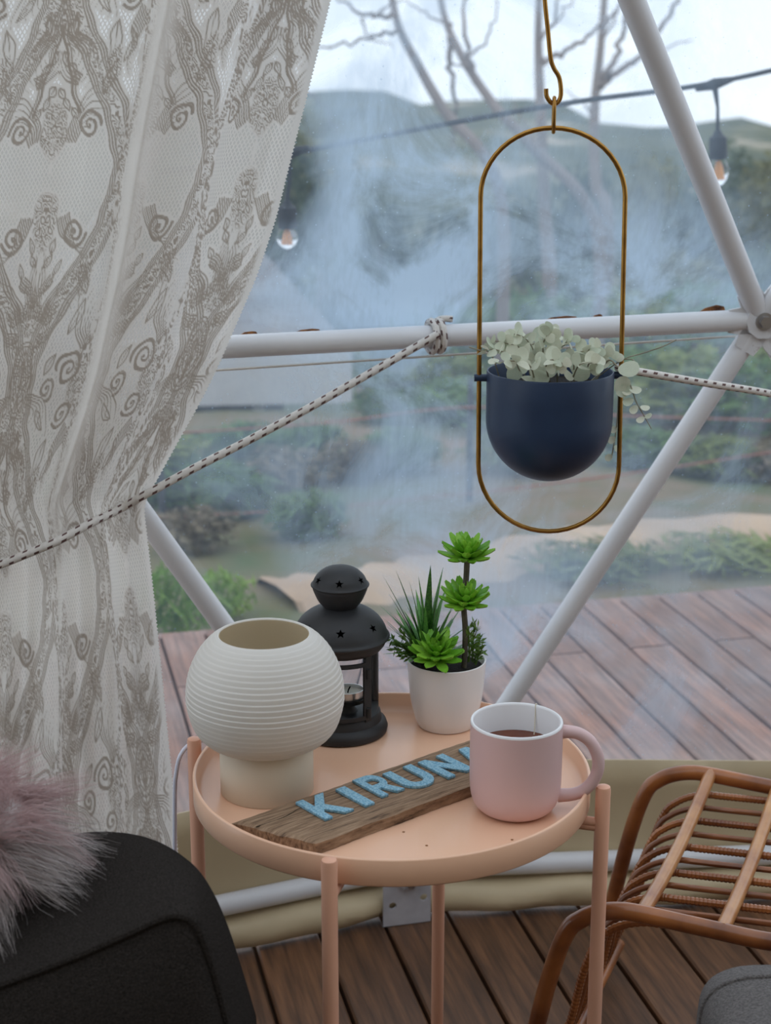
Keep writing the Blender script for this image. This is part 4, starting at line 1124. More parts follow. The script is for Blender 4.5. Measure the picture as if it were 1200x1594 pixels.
# ================================================================== MUG
q = PZ(801, 1259, TF); MC = Vector((q.x, q.y, 0))
mg = thing('mug', (q.x, q.y, TF), 'matte pink mug with white inside holding tea on the tray', 'mug')
mz = .6085
outp = [(.0001, TF + .0006), (.028, TF + .0006), (.031, TF), (.035, TF + .0010), (.0425, TF + .0065), (.0475, TF + .0160), (.0497, TF + .029), (.0503, TF + .050), (.0503, TF + .080), (.0502, mz - .003)]
osm = outp[:3] + [(p.x, p.y) for p in spline([Vector((r_, z, 0)) for r_, z in outp[3:]], 6)]
MB().lathe(osm, MC, 96).build('body', 'mug_pink', mg, angle=60)
MB().lathe([(.0502, mz - .003), (.0498, mz - .0008), (.0487, mz), (.0474, mz - .0007), (.0468, mz - .003), (.0465, TF + .04), (.040, TF + .012), (.02, TF + .006), (.0001, TF + .006)], MC, 96).build('lining', 'mug_inner', mg, angle=70)
hp = [(.0470, .594), (.0560, .5945), (.0680, .5925), (.0800, .5840), (.0880, .5690), (.0895, .5530), (.0845, .5375), (.0745, .5260), (.0620, .5205), (.0470, .5190)]
hs = spline([MC + Vector((x, -.004 * (x - .047) / .04, z)) for x, z in hp], 7)
MB().tube(hs, [.0068 + .0016 * (abs(i / len(hs) - .5) * 2) ** 6 for i in range(len(hs))], 16).build('handle', 'mug_pink', mg)
MB().lathe([(.0001, .5760), (.040, .5760), (.0464, .5765)], MC, 64).build('tea', 'tea', mg)
sg_ = [PY(838, 1144, MC.y + .030), PY(840, 1122, MC.y + .036), MC + Vector((.0245, .0402, mz - .002)), MC + Vector((.0250, .0415, mz + .0006)), MC + Vector((.0262, .0440, mz - .004)), MC + Vector((.0262, .0442, mz - .03))]
MB().tube(spline([MC + Vector((.0225, .034, .5755))] + [MC + Vector((.0235, .0375, .586)), MC + Vector((.0240, .0405, mz - .002)), MC + Vector((.0247, .0418, mz + .0009)), MC + Vector((.0262, .0440, mz - .004)), MC + Vector((.0266, .0445, mz - .03))], 5), .0006, 6).build('tea_bag_string', 'string', mg)

# ================================================================== HANGING PLANTER
HY = 1.95
hk = thing('ceiling_hook', PY(848, 0, HY), 'long bent brass wire hook hanging from above', 'hook')
tt = min((i_ / 200 for i_ in range(200)), key=lambda q_: abs(MR.lerp(T0, q_).x - PY(836, -500, HY).x))
SPT = MR.lerp(T0, tt)
sdir = (T0 - MR).normalized(); s1v = (Vector((0, 0, 1)) - sdir * sdir.z).normalized(); s2v = sdir.cross(s1v)
if s2v.y > 0: s2v = -s2v
lo_ = [SPT + (s1v * math.cos(a) + s2v * math.sin(a)) * .0195 for a in [math.radians(q_) for q_ in (-80, -40, 0, 40, 80)]]
hpts = lo_ + [SPT + s2v * .014 - Vector((0, 0, .05)), PY(845, -60, HY), PY(848, 0, HY), PY(853, 50, HY), PY(857, 90, HY), PY(862, 106, HY), PY(870, 120, HY), PY(873, 138, HY), PY(872, 152, HY), PY(866, 161, HY), PY(858, 160, HY), PY(851, 150, HY), PY(850, 138, HY)]
MB().tube(spline(hpts, 7), .0027, 12).build('wire_hook', 'brass', hk)
pl = thing('hanging_planter', PY(862, 200, HY), 'brass oval hoop hanger holding a navy blue planter pot', 'planter')
A_ = [PY(748, 300, HY), PY(973, 300, HY), PY(965, 690, HY), PY(743, 690, HY)]
def pxs(x, y): return PY(x, y, HY)
tl_, tr_, brr, bll = (748, 308), (973, 304), (963, 722), (744, 722)
hoop = []
cxt, cyt, rxt, ryt = 860.5, 306, 112.5, 107
for i in range(25):
    a = PI - PI * i / 24; hoop.append(pxs(cxt + rxt * math.cos(a), cyt - ryt * math.sin(a)))
for i in range(1, 24): hoop.append(pxs(973 + (963.5 - 973) * i / 24, 306 + (722 - 306) * i / 24))
cxb, cyb, rxb, ryb = 854, 722, 109.5, 105
for i in range(25):
    a = -PI * i / 24; hoop.append(pxs(cxb + rxb * math.cos(a), cyb - ryb * math.sin(a)))
for i in range(1, 24): hoop.append(pxs(744.5 + (748 - 744.5) * i / 24, 722 + (306 - 722) * i / 24))
MB().tube(hoop, .0030, 12, closed=True).build('hoop', 'brass', pl)
ring = [pxs(862, 150) + Vector((0, .0, 0))]
rc, rh = pxs(862, 179), (pxs(862, 152) - pxs(862, 206)).z / 2
ring = [rc + Vector((.0005 * math.cos(a), .0085 * math.cos(a), rh * math.sin(a))) for a in [2 * PI * i / 28 for i in range(28)]]
MB().tube(ring, .0023, 10, closed=True).build('ring_link', 'brass', pl)
# pot : half-capsule
pc = pxs(856.5, 577); NR = .0783
zr = pc.z; zb = pxs(856.5, 751).z + .004
zc_ = zb + NR
pr = []
for i in range(20):
    a = -PI / 2 + PI / 2 * i / 19; pr.append((max(.0001, NR * math.cos(a) * (1 if i else 0)), zc_ + NR * math.sin(a)))
pr += [(NR, zc_ + (zr - zc_) * .5), (NR, zr - .002), (NR - .0008, zr), (NR - .0022, zr), (NR - .003, zr - .002), (NR - .003, zc_ + .01), (NR * .5, zc_ - NR * .6)]
pot = MB().lathe(pr, (pc.x, pc.y, 0), 96).build('pot', 'navy', pl, angle=60)
MB().lathe([(.0001, zr - .016), (.04, zr - .017), (NR - .003, zr - .020)], (pc.x, pc.y, 0), 40).build('soil', 'soil', pl)
for sgn, xe in ((-1, 738), (1, 985)):
    a = Vector((pc.x + sgn * (NR - .002), pc.y, pxs(745, 588).z if sgn < 0 else pxs(965, 584).z)); b = pxs(xe, 588 if sgn < 0 else 583); b = Vector((b.x if sgn < 0 else pc.x + .094, a.y, a.z))
    MB().tube([a, a.lerp(b, .5), b], .0047, 14).build('pivot_pin', 'navy', pl)

# trailing plant with round pale leaves
tp_ = thing('trailing_plant', (pc.x, pc.y, zr - .017), 'pale sage trailing plant with round leaves in the navy pot', 'plant')
def round_leaf():
    mb = MB(); n = 14
    mb.v.append(Vector((.48, 0, -.05)))
    for ring_, rr_ in ((1, .55), (2, 1.0)):
        for k in range(n):
            a = 2 * PI * k / n
            x = .5 + .5 * rr_ * math.cos(a); y = .46 * rr_ * math.sin(a) * (0.80 + .20 * math.cos(a) * .6 + .1)
            mb.v.append(Vector((x, y, .10 * rr_ * rr_ * math.cos(2 * a) * .5 + .04 * rr_)))
    for k in range(n):
        k2 = (k + 1) % n
        mb.f.append((0, 1 + k, 1 + k2)); mb.f.append((1 + k, 1 + n + k, 1 + n + k2, 1 + k2))
    me = mb.mesh('leaf', angle=None); me.materials.append(M['sage'])
    return me
RLF = round_leaf()
r = random.Random(21)
def put_leaf(p, d, up, s):
    d = d.normalized(); y = up.cross(d)
    if y.length < 1e-3: y = d.orthogonal()
    y.normalize(); z = d.cross(y)
    m_ = frame(p, d, y, z) @ Matrix.Diagonal((s, s, s, 1)); inst('leaf', RLF, tp_, m_)
def vine(pts, n, smin, smax, skip=0.1):
    sp = spline(pts, 8); MB().tube(sp, [.0011 - .0006 * i / len(sp) for i in range(len(sp))], 6).build('vine_stem', 'sage_stem', tp_)
    for i in range(n):
        t = skip + (1 - skip) * (i + .5) / n; k = min(len(sp) - 2, int(t * (len(sp) - 1)))
        p = sp[k]; ax = (sp[k + 1] - sp[k]).normalized()
        for sgn in (-1, 1):
            side = Quaternion(ax, r.uniform(-.6, .6) + i * 1.5) @ ax.orthogonal().normalized() * sgn
            d = (side + ax * .45 + Vector((0, -.15, .25))).normalized()
            face = Vector((r.gauss(0, .5), -1 + r.gauss(0, .4), .55 + r.gauss(0, .35)))
            put_leaf(p, d, face.normalized(), (smin + (smax - smin) * r.random()) * (1.15 - .45 * t))
def Q(x, y, dy=0): return PY(x, y, HY + dy)
b0 = Vector((pc.x, pc.y, zr - .018))
V = [([b0 + Vector((-.03, -.02, 0)), Q(800, 560, -.03), Q(775, 545, -.04), Q(752, 545, -.045)], 6), ([b0 + Vector((-.03, 0, 0)), Q(810, 545, -.02), Q(790, 535, -.03), Q(765, 530, -.03)], 6),
     ([b0 + Vector((-.01, .01, 0)), Q(830, 545, .0), Q(815, 525, -.01), Q(800, 520, -.02)], 6), ([b0, Q(845, 545, -.02), Q(850, 525, -.03), Q(858, 515, -.03)], 6),
     ([b0 + Vector((.01, .01, 0)), Q(870, 550, -.02), Q(880, 535, -.03), Q(890, 525, -.02)], 6), ([b0 + Vector((.03, 0, 0)), Q(895, 555, -.02), Q(915, 545, -.03), Q(930, 540, -.03)], 6),
     ([b0 + Vector((.04, 0, 0)), Q(920, 560, -.02), Q(945, 552, -.02), Q(958, 552, -.01)], 6), ([b0 + Vector((-.02, -.03, 0)), Q(825, 570, -.06), Q(800, 562, -.07), Q(770, 566, -.075)], 6),
     ([b0 + Vector((.0, -.03, 0)), Q(850, 568, -.06), Q(865, 560, -.07), Q(880, 570, -.075)], 6), ([b0 + Vector((.02, -.03, 0)), Q(900, 570, -.05), Q(920, 565, -.06), Q(935, 570, -.06)], 5),
     ([b0 + Vector((-.02, .03, 0)), Q(820, 545, .03), Q(845, 530, .02), Q(870, 520, .02)], 5)]
for pts, n in V: vine(pts, n, .0155, .0235)
# trailing strand over the right rim
sp = spline([b0 + Vector((.05, -.02, 0)), Q(945, 562, -.03), Q(962, 572, -.04), Q(978, 592, -.045), Q(990, 625, -.045), Q(1003, 648, -.045), Q(1014, 668, -.045)], 6)
MB().tube(sp, [.0012 - .0007 * i / len(sp) for i in range(len(sp))], 6).build('vine_stem', 'sage_stem', tp_)
for (x, y, dx, dy, s, fz) in ((962, 578, 30, -6, .026, .5), (960, 610, 16, -22, .022, .2), (978, 596, -14, 18, .02, .3), (978, 605, 22, 4, .016, .9), (986, 622, -18, 8, .014, .8), (992, 632, -14, 14, .012, .6),
                              (996, 634, 16, 2, .012, .9), (1003, 650, -14, 8, .011, .9), (985, 606, -16, 6, .014, .8), (1003, 650, 10, -4, .010, .9)):
    p = Q(x, y, -.045); d = Q(x + dx, y + dy, -.047) - p
    put_leaf(p, d, Vector((.1, -.6, fz)).normalized(), s)
MB().tube(spline([b0 + Vector((.05, .01, 0)), Q(965, 562, -.01), Q(1000, 550, -.01), Q(1030, 540, -.015), Q(1053, 529, -.015)], 5), .0008, 6).build('vine_stem', 'sage_stem', tp_)
MB().tube(spline([Q(968, 560, -.01), Q(985, 560, -.02), Q(992, 572, -.03)], 4), .0007, 6).build('vine_stem', 'sage_stem', tp_)
MB().tube(spline([b0 + Vector((-.06, .0, 0)), Q(765, 552, -.02), Q(745, 545, -.03), Q(730, 540, -.03)], 4), .0008, 6).build('vine_stem', 'sage_stem', tp_)
# stray strand hanging behind the pot
sp = spline([b0 + Vector((.055, .03, 0)), Vector((pc.x + .083, pc.y + .04, zr + .002)), Q(962, 600, .045), Q(960, 660, .045), Q(952, 712, .045)], 5)
MB().tube(sp, .0008, 6).build('vine_stem', 'sage_stem', tp_)
for (x, y, dx, dy) in ((957, 680, -8, 8), (955, 695, 10, 6), (953, 708, -8, 6), (961, 665, -10, 6)):
    p = Q(x, y, .045); put_leaf(p, Q(x + dx, y + dy, .045) - p, Vector((.2, -.8, .5)).normalized(), .011)

# ================================================================== CURTAIN
re_ = [(-330, 575), (-120, 535), (0, 515), (60, 500), (150, 478), (240, 455), (340, 430), (430, 400), (500, 370), (570, 340), (630, 310), (690, 276), (750, 243), (785, 223), (850, 231), (930, 240), (1000, 247), (1080, 255), (1150, 262), (1230, 270), (1350, 278), (1560, 285)]
le_ = [(-330, -330), (0, -300), (500, -270), (780, -235), (900, -215), (1100, -240), (1560, -290)]
NT, NSS = 860, 430
yy = np.linspace(-330, 1556, NT); s = np.linspace(0, 1, NSS)
def sm(a, k=9):
    kk = np.hanning(2 * k + 3)[1:-1]; kk /= kk.sum(); return np.convolve(np.pad(a, k, mode='edge'), kk, 'valid')
xr = sm(np.interp(yy, *zip(*re_)), 14); xl = sm(np.interp(yy, *zip(*le_)), 14)
S, Yp = np.meshgrid(s, yy)
XR, XL = xr[:, None], xl[:, None]
Xp = XL + (XR - XL) * S
# gather at the rope line
ropey = np.interp(Xp, [-300, 0, 222, 520], [1010, 880, 778, 640])
dr_ = (Yp - ropey) / 150.0
gath = np.exp(-dr_ ** 2)
lowm = 1 / (1 + np.exp(-(Yp - ropey) / 45.0))
def step_(x, k): return 1 / (1 + np.exp(-x / k))
sh_ = 0.012 * np.sin(Yp / 190.0)
Su = S + sh_
# upper panels (depth towards the camera positive)
up_d = .018 * np.sin(Su * 17 + .4) + .006 * np.sin(Su * 31 + Yp / 300)
up_d += .085 * step_(Su - .665, .0045) - .062 * np.clip((Su - .70) / .14, 0, 1) - .045 * step_(Su - .852, .008) + .03 * np.clip((Su - .86) / .1, 0, 1) - .02 * step_(Su - .975, .006)
up_d += .06 * step_(Su - .30, .006) - .06 * np.clip((Su - .33) / .25, 0, 1)
lo_d = .030 * np.sin(Su * 38 + .5 + Yp / 700) + .011 * np.sin(Su * 71 + 1.1 + Yp / 420) + .04 * step_(Su - .57, .006) - .04 * np.clip((Su - .6) / .2, 0, 1) + .02 * step_(Su - .83, .006) - .03 * np.clip((Su - .85) / .12, 0, 1)
up_d += .028 * np.exp(-((Su - .690) / .020) ** 2) + .020 * np.exp(-((Su - .335) / .022) ** 2) + .016 * np.exp(-((Su - .50) / .03) ** 2)
D = up_d * (1 - lowm) + lo_d * lowm
D = D * (1 - .45 * gath) - .010 * gath
# drape swell above the rope
D += .018 * np.exp(-((Yp - ropey + 150) / 120) ** 2)
# rays -> points
dx = (Xp - 600) / FPX; dyy = (797 - Yp) / FPX
dirx = dx; diry = math.cos(PITCH) + dyy * math.sin(PITCH); dirz = -math.sin(PITCH) + dyy * math.cos(PITCH)
tanel = dirz / diry
Yw = np.full_like(Xp, 2.0)
for _ in range(4):
    Z = CH + Yw * tanel; X_ = Yw * dirx / diry
    Yw = np.interp(Z, [0, .9, 1.3, 1.8], [2.06, 2.02, 1.93, 1.83]) + .27 * (X_ + .25) - D
Xw = Yw * dirx / diry; Zw = CH + Yw * tanel
# scalloped fringe on the free edge
Xw[:, -1] += .0012 * np.sin(yy * 1.1)
# --- lace pattern, drawn as thread strokes in a half tile that is mirrored
TW, TH, RES = .150, .64, 1500.0
W_, H_ = int(TW * RES), int(TH * RES)
img = np.zeros((H_, W_), np.float32)
def stamp(x, y, rad):
    R_ = int(rad * RES) + 2; cx, cy = x * RES, y * RES
    x0, x1 = int(cx) - R_, int(cx) + R_ + 1; y0, y1 = int(cy) - R_, int(cy) + R_ + 1
    xs_ = np.arange(max(0, x0), min(W_, x1)); ys_2 = np.arange(y0, y1)
    if len(xs_) == 0: return
    d = np.hypot(xs_[None, :] - cx, ys_2[:, None] - cy) / RES
    v = np.clip((rad - d) * RES / 1.2 + .5, 0, 1)
    yi = ys_2 % H_
    img[np.ix_(yi, xs_)] = np.maximum(img[np.ix_(yi, xs_)], v)
def stroke(pts, rad, taper=False):
    pts = np.array(pts); n = len(pts); L = np.hypot(*np.diff(pts, axis=0).T); c = np.concatenate([[0], np.cumsum(L)])
    m_ = max(2, int(c[-1] / .0009)); t = np.linspace(0, c[-1], m_); x = np.interp(t, c, pts[:, 0]); y = np.interp(t, c, pts[:, 1])
    for i in range(m_):
        k = i / (m_ - 1); stamp(x[i], y[i], rad * ((1 - .7 * k) if taper else 1))
def offset(pts, d):
    pts = np.array(pts); g = np.gradient(pts, axis=0); nrm = np.stack([-g[:, 1], g[:, 0]], 1); nrm /= np.linalg.norm(nrm, axis=1, keepdims=True) + 1e-9
    return pts + nrm * d
bz = np.linspace(0, TH, 90)
ogee = np.stack([TW * (.5 + .43 * np.cos(2 * PI * bz / TH)), bz], 1)
for d in (-.021, -.0165, -.012, .010, .0145, .019): stroke(offset(ogee, d), .0013)
rz = np.random.RandomState(4)
for i in range(40):          # seeded fillings between the ogee lines
    k = rz.randint(0, 89); p = ogee[k] + rz.normal(0, .0050, 2); a = rz.uniform(0, PI); l_ = rz.uniform(.001, .004)
    stroke([p - l_ * np.array([math.cos(a), math.sin(a)]), p + l_ * np.array([math.cos(a + .5), math.sin(a + .5)])], .0011)
def spiral(cx, cy, r0, turns, a0, sgn, rad=.0012, double=True):
    t = np.linspace(0, 1, 70); a = a0 + sgn * turns * 2 * PI * t; r_ = r0 * (1 - .86 * t)
    p = np.stack([cx + r_ * np.cos(a), cy + r_ * np.sin(a)], 1); stroke(p, rad)
    if double: stroke(offset(p, .0026 * -sgn)[:45], rad * .7)
    stamp(cx, cy, .0026)
def plume(x, y, L, a0, curl, n=5, gap=.0032):
    for i in range(n):
        t = np.linspace(0, 1, 40); a = a0 + curl * t * t * (1 + .12 * i)
        p = np.stack([x + np.cumsum(np.cos(a)) * L * (1 - .08 * i) / 40, y + np.cumsum(np.sin(a)) * L * (1 - .08 * i) / 40], 1)
        stroke(offset(p, gap * (i - n / 2)), .0010 if i % 2 else .0014, True)
def leaf_(x, y, L, a, wd):
    t = np.linspace(0, 1, 30)
    for sgn in (-1, 1):
        u = L * t; v = sgn * wd * np.sin(PI * t) * (1 - .35 * t)
        stroke(np.stack([x + u * math.cos(a) - v * math.sin(a), y + u * math.sin(a) + v * math.cos(a)], 1), .0011)
    stroke([(x, y), (x + .75 * L * math.cos(a), y + .75 * L * math.sin(a))], .0013, True)
# crown medallion on the axis
for r_ in (.014, .020, .026, .0295):
    t = np.linspace(-PI / 2, PI / 2, 30); stroke(np.stack([r_ * np.cos(t) * .85, .30 + r_ * 1.9 * np.sin(t)], 1), .0013)
leaf_(.000, .27, .05, PI / 2, .008); plume(.02, .34, .09, .2, 1.6, 6, .004); plume(.02, .25, .09, -.2, -1.6, 6, .004)
spiral(.066, .325, .018, 1.7, PI / 2, -1, .0014)
plume(.006, .385, .12, 1.25, -1.5, 7, .0042); plume(.016, .42, .10, .7, 1.4, 7, .0042); plume(.026, .222, .12, -1.1, 1.5, 7, .0042); plume(.008, .21, .11, -1.45, -.1, 6, .004)
for i in range(6): leaf_(.004 + .012 * (i % 3), .44 + .018 * i, .024, 1.2 - .3 * (i % 2), .006)
for i in range(5): leaf_(.006 + .013 * (i % 3), .19 - .02 * i, .024, -1.2 + .3 * (i % 2), .006)
stroke(np.stack([.004 + .04 * np.linspace(0, 1, 30) ** 1.5, .40 + .14 * np.linspace(0, 1, 30)], 1), .0024)
stroke(np.stack([.010 + .04 * np.linspace(0, 1, 30) ** 1.5, .40 + .14 * np.linspace(0, 1, 30)], 1), .0012)
# side scrolls around the ogee waist
spiral(.108, .295, .028, 2.0, PI, 1, .0018); spiral(.122, .365, .020, 1.7, PI * .8, -1, .0016); plume(.142, .265, .11, -2.1, .9, 7, .0042); plume(.146, .39, .115, 2.2, -1.0, 7, .0042)
leaf_(.092, .24, .055, -1.2, .011); leaf_(.098, .40, .06, 1.7, .012); leaf_(.132, .43, .04, 1.9, .008); leaf_(.075, .27, .04, 2.2, .008); leaf_(.082, .385, .04, -2.4, .008)
plume(.034, .055, .12, 1.3, -1.1, 7, .004); plume(.032, .585, .12, -1.2, 1.3, 7, .004); spiral(.062, .085, .022, 1.8, 0, 1, .0017); spiral(.066, .56, .022, 1.8, 0, -1, .0017)
leaf_(.09, .13, .055, 1.2, .010); leaf_(.086, .51, .055, -1.2, .010); plume(.03, .15, .07, 2.6, -1.2, 5, .004); plume(.04, .49, .07, -2.6, 1.2, 5, .004)
# scrolling fill: contour lines of a smooth field inside the bands and medallions
gx, gy = np.meshgrid(np.arange(W_) / RES, np.arange(H_) / RES)
fld = np.zeros((H_, W_))
for q_ in range(14):
    kx = rz.uniform(-300, 300); ky = rz.randint(-24, 25) * 2 * PI / TH; fld += np.cos(kx * gx + ky * gy + rz.uniform(0, 6.28)) / 3.0
fill_ = np.clip((np.cos(fld * 2.6 * PI) - .05) * 2.2, 0, 1).astype(np.float32)
og_x = TW * (.5 + .43 * np.cos(2 * PI * gy / TH))
band = np.clip((.0095 - np.abs(gx - og_x)) / .002, 0, 1)
med = np.zeros_like(band)
for (mx_, my_, ax_, ay_) in ((.0, .375, .034, .040), (.0, .205, .028, .035), (.150, .31, .034, .07), (.0, .06, .026, .05), (.0, .56, .026, .05), (.10, .15, .016, .035), (.10, .47, .016, .035)):
    med = np.maximum(med, np.clip((1 - np.hypot((gx - mx_) / ax_, (gy - my_) / ay_)) * 5, 0, 1))
img = np.maximum(img, fill_ * np.maximum(band, med).astype(np.float32))
# net areas: where no thread lies within ~7 mm
def boxmax(a, k):
    b = a.copy()
    for ax in (0, 1):
        c_ = b.copy()
        for d in range(-k, k + 1): c_ = np.maximum(c_, np.roll(b, d, ax))
        b = c_
    return b
dense = boxmax((img > .5).astype(np.float32), 6)
net = 1 - dense
UU = S * 0.92 + 0.03 + .115 * step_(Su - .305, .004) + .13 * step_(Su - .668, .004) + .08 * step_(Su - .852, .006); VV = (Yp + 330) / 1886 * 1.85 + .08 * S
fu = np.mod(UU, 2 * TW); fu = np.where(fu > TW, 2 * TW - fu, fu)
col_ = np.floor(UU / (2 * TW)); fv = np.mod(VV, TH)
fu = np.abs(fu + .0022 * np.sin(VV * 61 + UU * 23) + .0014 * np.sin(VV * 137 + 1)); fv = np.mod(VV + .003 * np.sin(UU * 70) + .0016 * np.sin(UU * 151 + VV * 40), TH)
def samp(a):
    x = np.clip(fu * RES, 0, W_ - 1.001); y = fv * RES
    x0 = x.astype(int); y0 = y.astype(int); fx = x - x0; fy = y - y0; x1 = np.minimum(x0 + 1, W_ - 1); y1 = (y0 + 1) % H_; y0 = y0 % H_
    return (a[y0, x0] * (1 - fx) + a[y0, x1] * fx) * (1 - fy) + (a[y1, x0] * (1 - fx) + a[y1, x1] * fx) * fy
thread, netv = samp(img), samp(net)
hem = step_(Su - .668, .003) * (1 - step_(Su - .712, .010)) * (1 - lowm)
hem = np.maximum(hem, step_(S - .985, .002))
thread = thread * (1 - hem); netv = netv * (1 - hem)
co = np.stack([Xw, Yw, Zw], -1).reshape(-1, 3).astype(np.float32)
org = np.array([-.55, 1.95, 0], np.float32)
me = bpy.data.meshes.new('lace_curtain')
nq = (NT - 1) * (NSS - 1)
I, J = np.meshgrid(np.arange(NT - 1), np.arange(NSS - 1), indexing='ij')
a_ = (I * NSS + J).ravel(); quads = np.stack([a_, a_ + NSS, a_ + NSS + 1, a_ + 1], 1).astype(np.int32)
me.vertices.add(NT * NSS); me.vertices.foreach_set('co', (co - org).ravel())
me.loops.add(nq * 4); me.loops.foreach_set('vertex_index', quads.ravel())
me.polygons.add(nq); me.polygons.foreach_set('loop_start', np.arange(0, nq * 4, 4, dtype=np.int32))
me.update(calc_edges=True)
ul = me.uv_layers.new(name='UVMap')
uvv = np.stack([UU.ravel(), VV.ravel()], 1).astype(np.float32)[quads.ravel()]; ul.data.foreach_set('uv', uvv.ravel())
ca = me.color_attributes.new('lace', 'FLOAT_COLOR', 'POINT')
ca.data.foreach_set('color', np.stack([thread.ravel(), netv.ravel(), np.zeros(NT * NSS), np.ones(NT * NSS)], 1).astype(np.float32).ravel())
me.shade_smooth(); me.materials.append(M['lace'])
cu = bpy.data.objects.new('lace_curtain', me); C.objects.link(cu); cu.location = org.tolist()
tag(cu, 'off white lace curtain with scrolling damask motifs gathered by a rope', 'curtain')

# ================================================================== ROPES
def curt_y(px, py):
    j = int(round(np.interp(py, yy, np.arange(NT)))); row = Xp[j]; k = int(np.clip(np.searchsorted(row, px), 0, NSS - 1)); j0, j1 = max(0, j - 8), min(NT, j + 8)
    return float(Yw[j0:j1, max(0, k - 6):k + 7].min())
rpt = [(682, 520, 2.155), (640, 544, 2.145), (560, 590, 2.12), (470, 641, 2.09), (380, 689, 2.06), (300, 730, 2.03), (245, 760, None), (222, 772, None), (185, 793, None), (140, 815, None), (90, 842, None), (40, 863, None), (0, 879, None), (-60, 900, None), (-150, 935, None), (-230, 965, None)]
pts = []
for x, y, Y in rpt:
    if Y is None: Y = min(curt_y(x, y) - .007, (pts[-1].y if pts else 3))
    pts.append(PY(x, y, Y))
rp_ = thing('tieback_rope', PY(682, 520, 2.15), 'white braided rope with dark flecks tied to the bar and holding the curtain', 'rope')
MB().tube(spline(pts, 14), .0054, 12, uv=True).build('rope', 'rope', rp_)
kc = PY(682, 519, 2.165)
ax = (MR - ML).normalized(); n1 = Vector((0, 0, 1)); n1 = (n1 - ax * n1.dot(ax)).normalized(); n2 = ax.cross(n1)
bc_ = ML + ax * (kc - ML).dot(ax)
for off in (-.004, .006):
    MB().tube([bc_ + ax * (off + .002 * math.sin(a)) + (n1 * math.cos(a) + n2 * math.sin(a)) * .0205 for a in [2 * PI * i / 24 for i in range(24)]], .005, 8, closed=True, uv=True).build('knot_loop', 'rope', rp_)
MB().tube(spline([bc_ - n2 * .02 + ax * .01 + n1 * .008, bc_ - n2 * .027 + ax * .0 + n1 * .0, bc_ - n2 * .024 - ax * .006 - n1 * .012, bc_ - n2 * .014 + ax * .0 - n1 * .024, bc_ - n2 * .02 + ax * .004 - n1 * .008], 8), .005, 10, uv=True).build('knot', 'rope', rp_)
MB().tube(spline([bc_ - n2 * .018 + n1 * .012, bc_ + n1 * .022 - n2 * .006 + ax * .01, bc_ + n1 * .022 + ax * .026 - n2 * .002], 6), .0046, 10, uv=True).build('rope_end', 'rope', rp_)
RE_ = MR.lerp(Bk(1), .145); RD_ = (Bk(1) - MR).normalized(); RN_ = -outw; RN_ = (RN_ - RD_ * RN_.dot(RD_)).normalized(); RS_ = RD_.cross(RN_)
r2 = thing('guy_rope', PY(985, 577, HY), 'white flecked rope running from the hoop towards the right wall', 'rope')
MB().tube(spline([PY(968, 573, HY + .006), PY(985, 577, 1.965), PY(1090, 595, 2.03), PY(1200, 613, 2.13), RE_ + RN_ * .02], 12), .0050, 12, uv=True).build('rope', 'rope', r2)
MB().tube([RE_ + (RN_ * math.cos(a) + RS_ * math.sin(a)) * .0200 + RD_ * .002 * math.sin(a) for a in [2 * PI * i / 24 for i in range(24)]], .005, 8, closed=True, uv=True).build('knot_loop', 'rope', r2)
hc = PY(968, 573, HY)
MB().tube([hc + Vector((.006 * math.cos(a), .006 * math.sin(a), .001 * math.sin(a))) for a in [2 * PI * i / 16 for i in range(16)]], .0035, 8, closed=True, uv=True).build('knot_loop', 'rope', r2)

# ================================================================== RATTAN STOOL
SZ = .32
ra, rb_ = PZ(1040, 1212, SZ), PZ(922, 1428, SZ)
e1 = (PZ(1200, 1226, SZ) - ra).normalized(); e2 = (PZ(1200, 1466, SZ) - rb_).normalized(); ee = (e1 + e2).normalized(); ee.z = 0; ee.normalize()
nn_ = ee.cross(Vector((0, 0, 1)))
def loc_prof(px, origin): 
    out = []
    for x, y in px:
        p = PP(x, y, origin, nn_); out.append(((p - origin).dot(ee), p.z))
    return out
pB = loc_prof([(836, 1594), (862, 1500), (884, 1448), (904, 1431), (930, 1421), (962, 1418), (1000, 1423), (1100, 1445), (1200, 1466)], rb_)
legdir = (pB[0][0] - pB[1][0], pB[0][1] - pB[1][1])
k = (pB[0][1] - .012) / -legdir[1]
foot = (pB[0][0] + legdir[0] * k * .8, .012)
end = pB[-1][0] + .12
profB = [foot] + pB + [(end, pB[-1][1]), (end + .05, pB[-1][1] - .012), (end + .075, pB[-1][1] - .06), (end + .10, .16), (end + .12, .012)]
ch = thing('rattan_stool', ((ra + rb_) / 2).to_tuple()[:2] + (0,), 'honey brown rattan stool with curved rails and wrapped cane seat', 'stool')
def along_prof(prof, origin, n=8):
    sp = spline([Vector((s_, z, 0)) for s_, z in prof], n); return [Vector((origin.x, origin.y, 0)) + ee * p.x + Vector((0, 0, p.y)) for p in sp]
RR = .0108
for nm, og in (('rail', rb_), ('rail', ra)):
    MB().tube(along_prof(profB, og), RR, 14).build(nm, 'rattan', ch)
wv = ra - rb_; wv.z = 0
zs = pB[5][1]
def slat(s_):
    a = rb_ + ee * s_; b = ra + ee * s_; a.z = b.z = float(np.interp(s_, [q_[0] for q_ in pB], [q_[1] for q_ in pB])) + .002
    pts = spline([a, a.lerp(b, .25) - Vector((0, 0, .010)), a.lerp(b, .5) - Vector((0, 0, .014)), a.lerp(b, .75) - Vector((0, 0, .010)), b], 6)
    MB().tube(pts, .0088, 12).build('cross_slat', 'rattan_light', ch)
sA = (PP(1000, 1418, rb_, nn_) - rb_).dot(ee); sB = (PP(1124, 1446, rb_, nn_) - rb_).dot(ee)
for s_ in (sA, sB, 2 * sB - sA): slat(s_)
NRD = 11
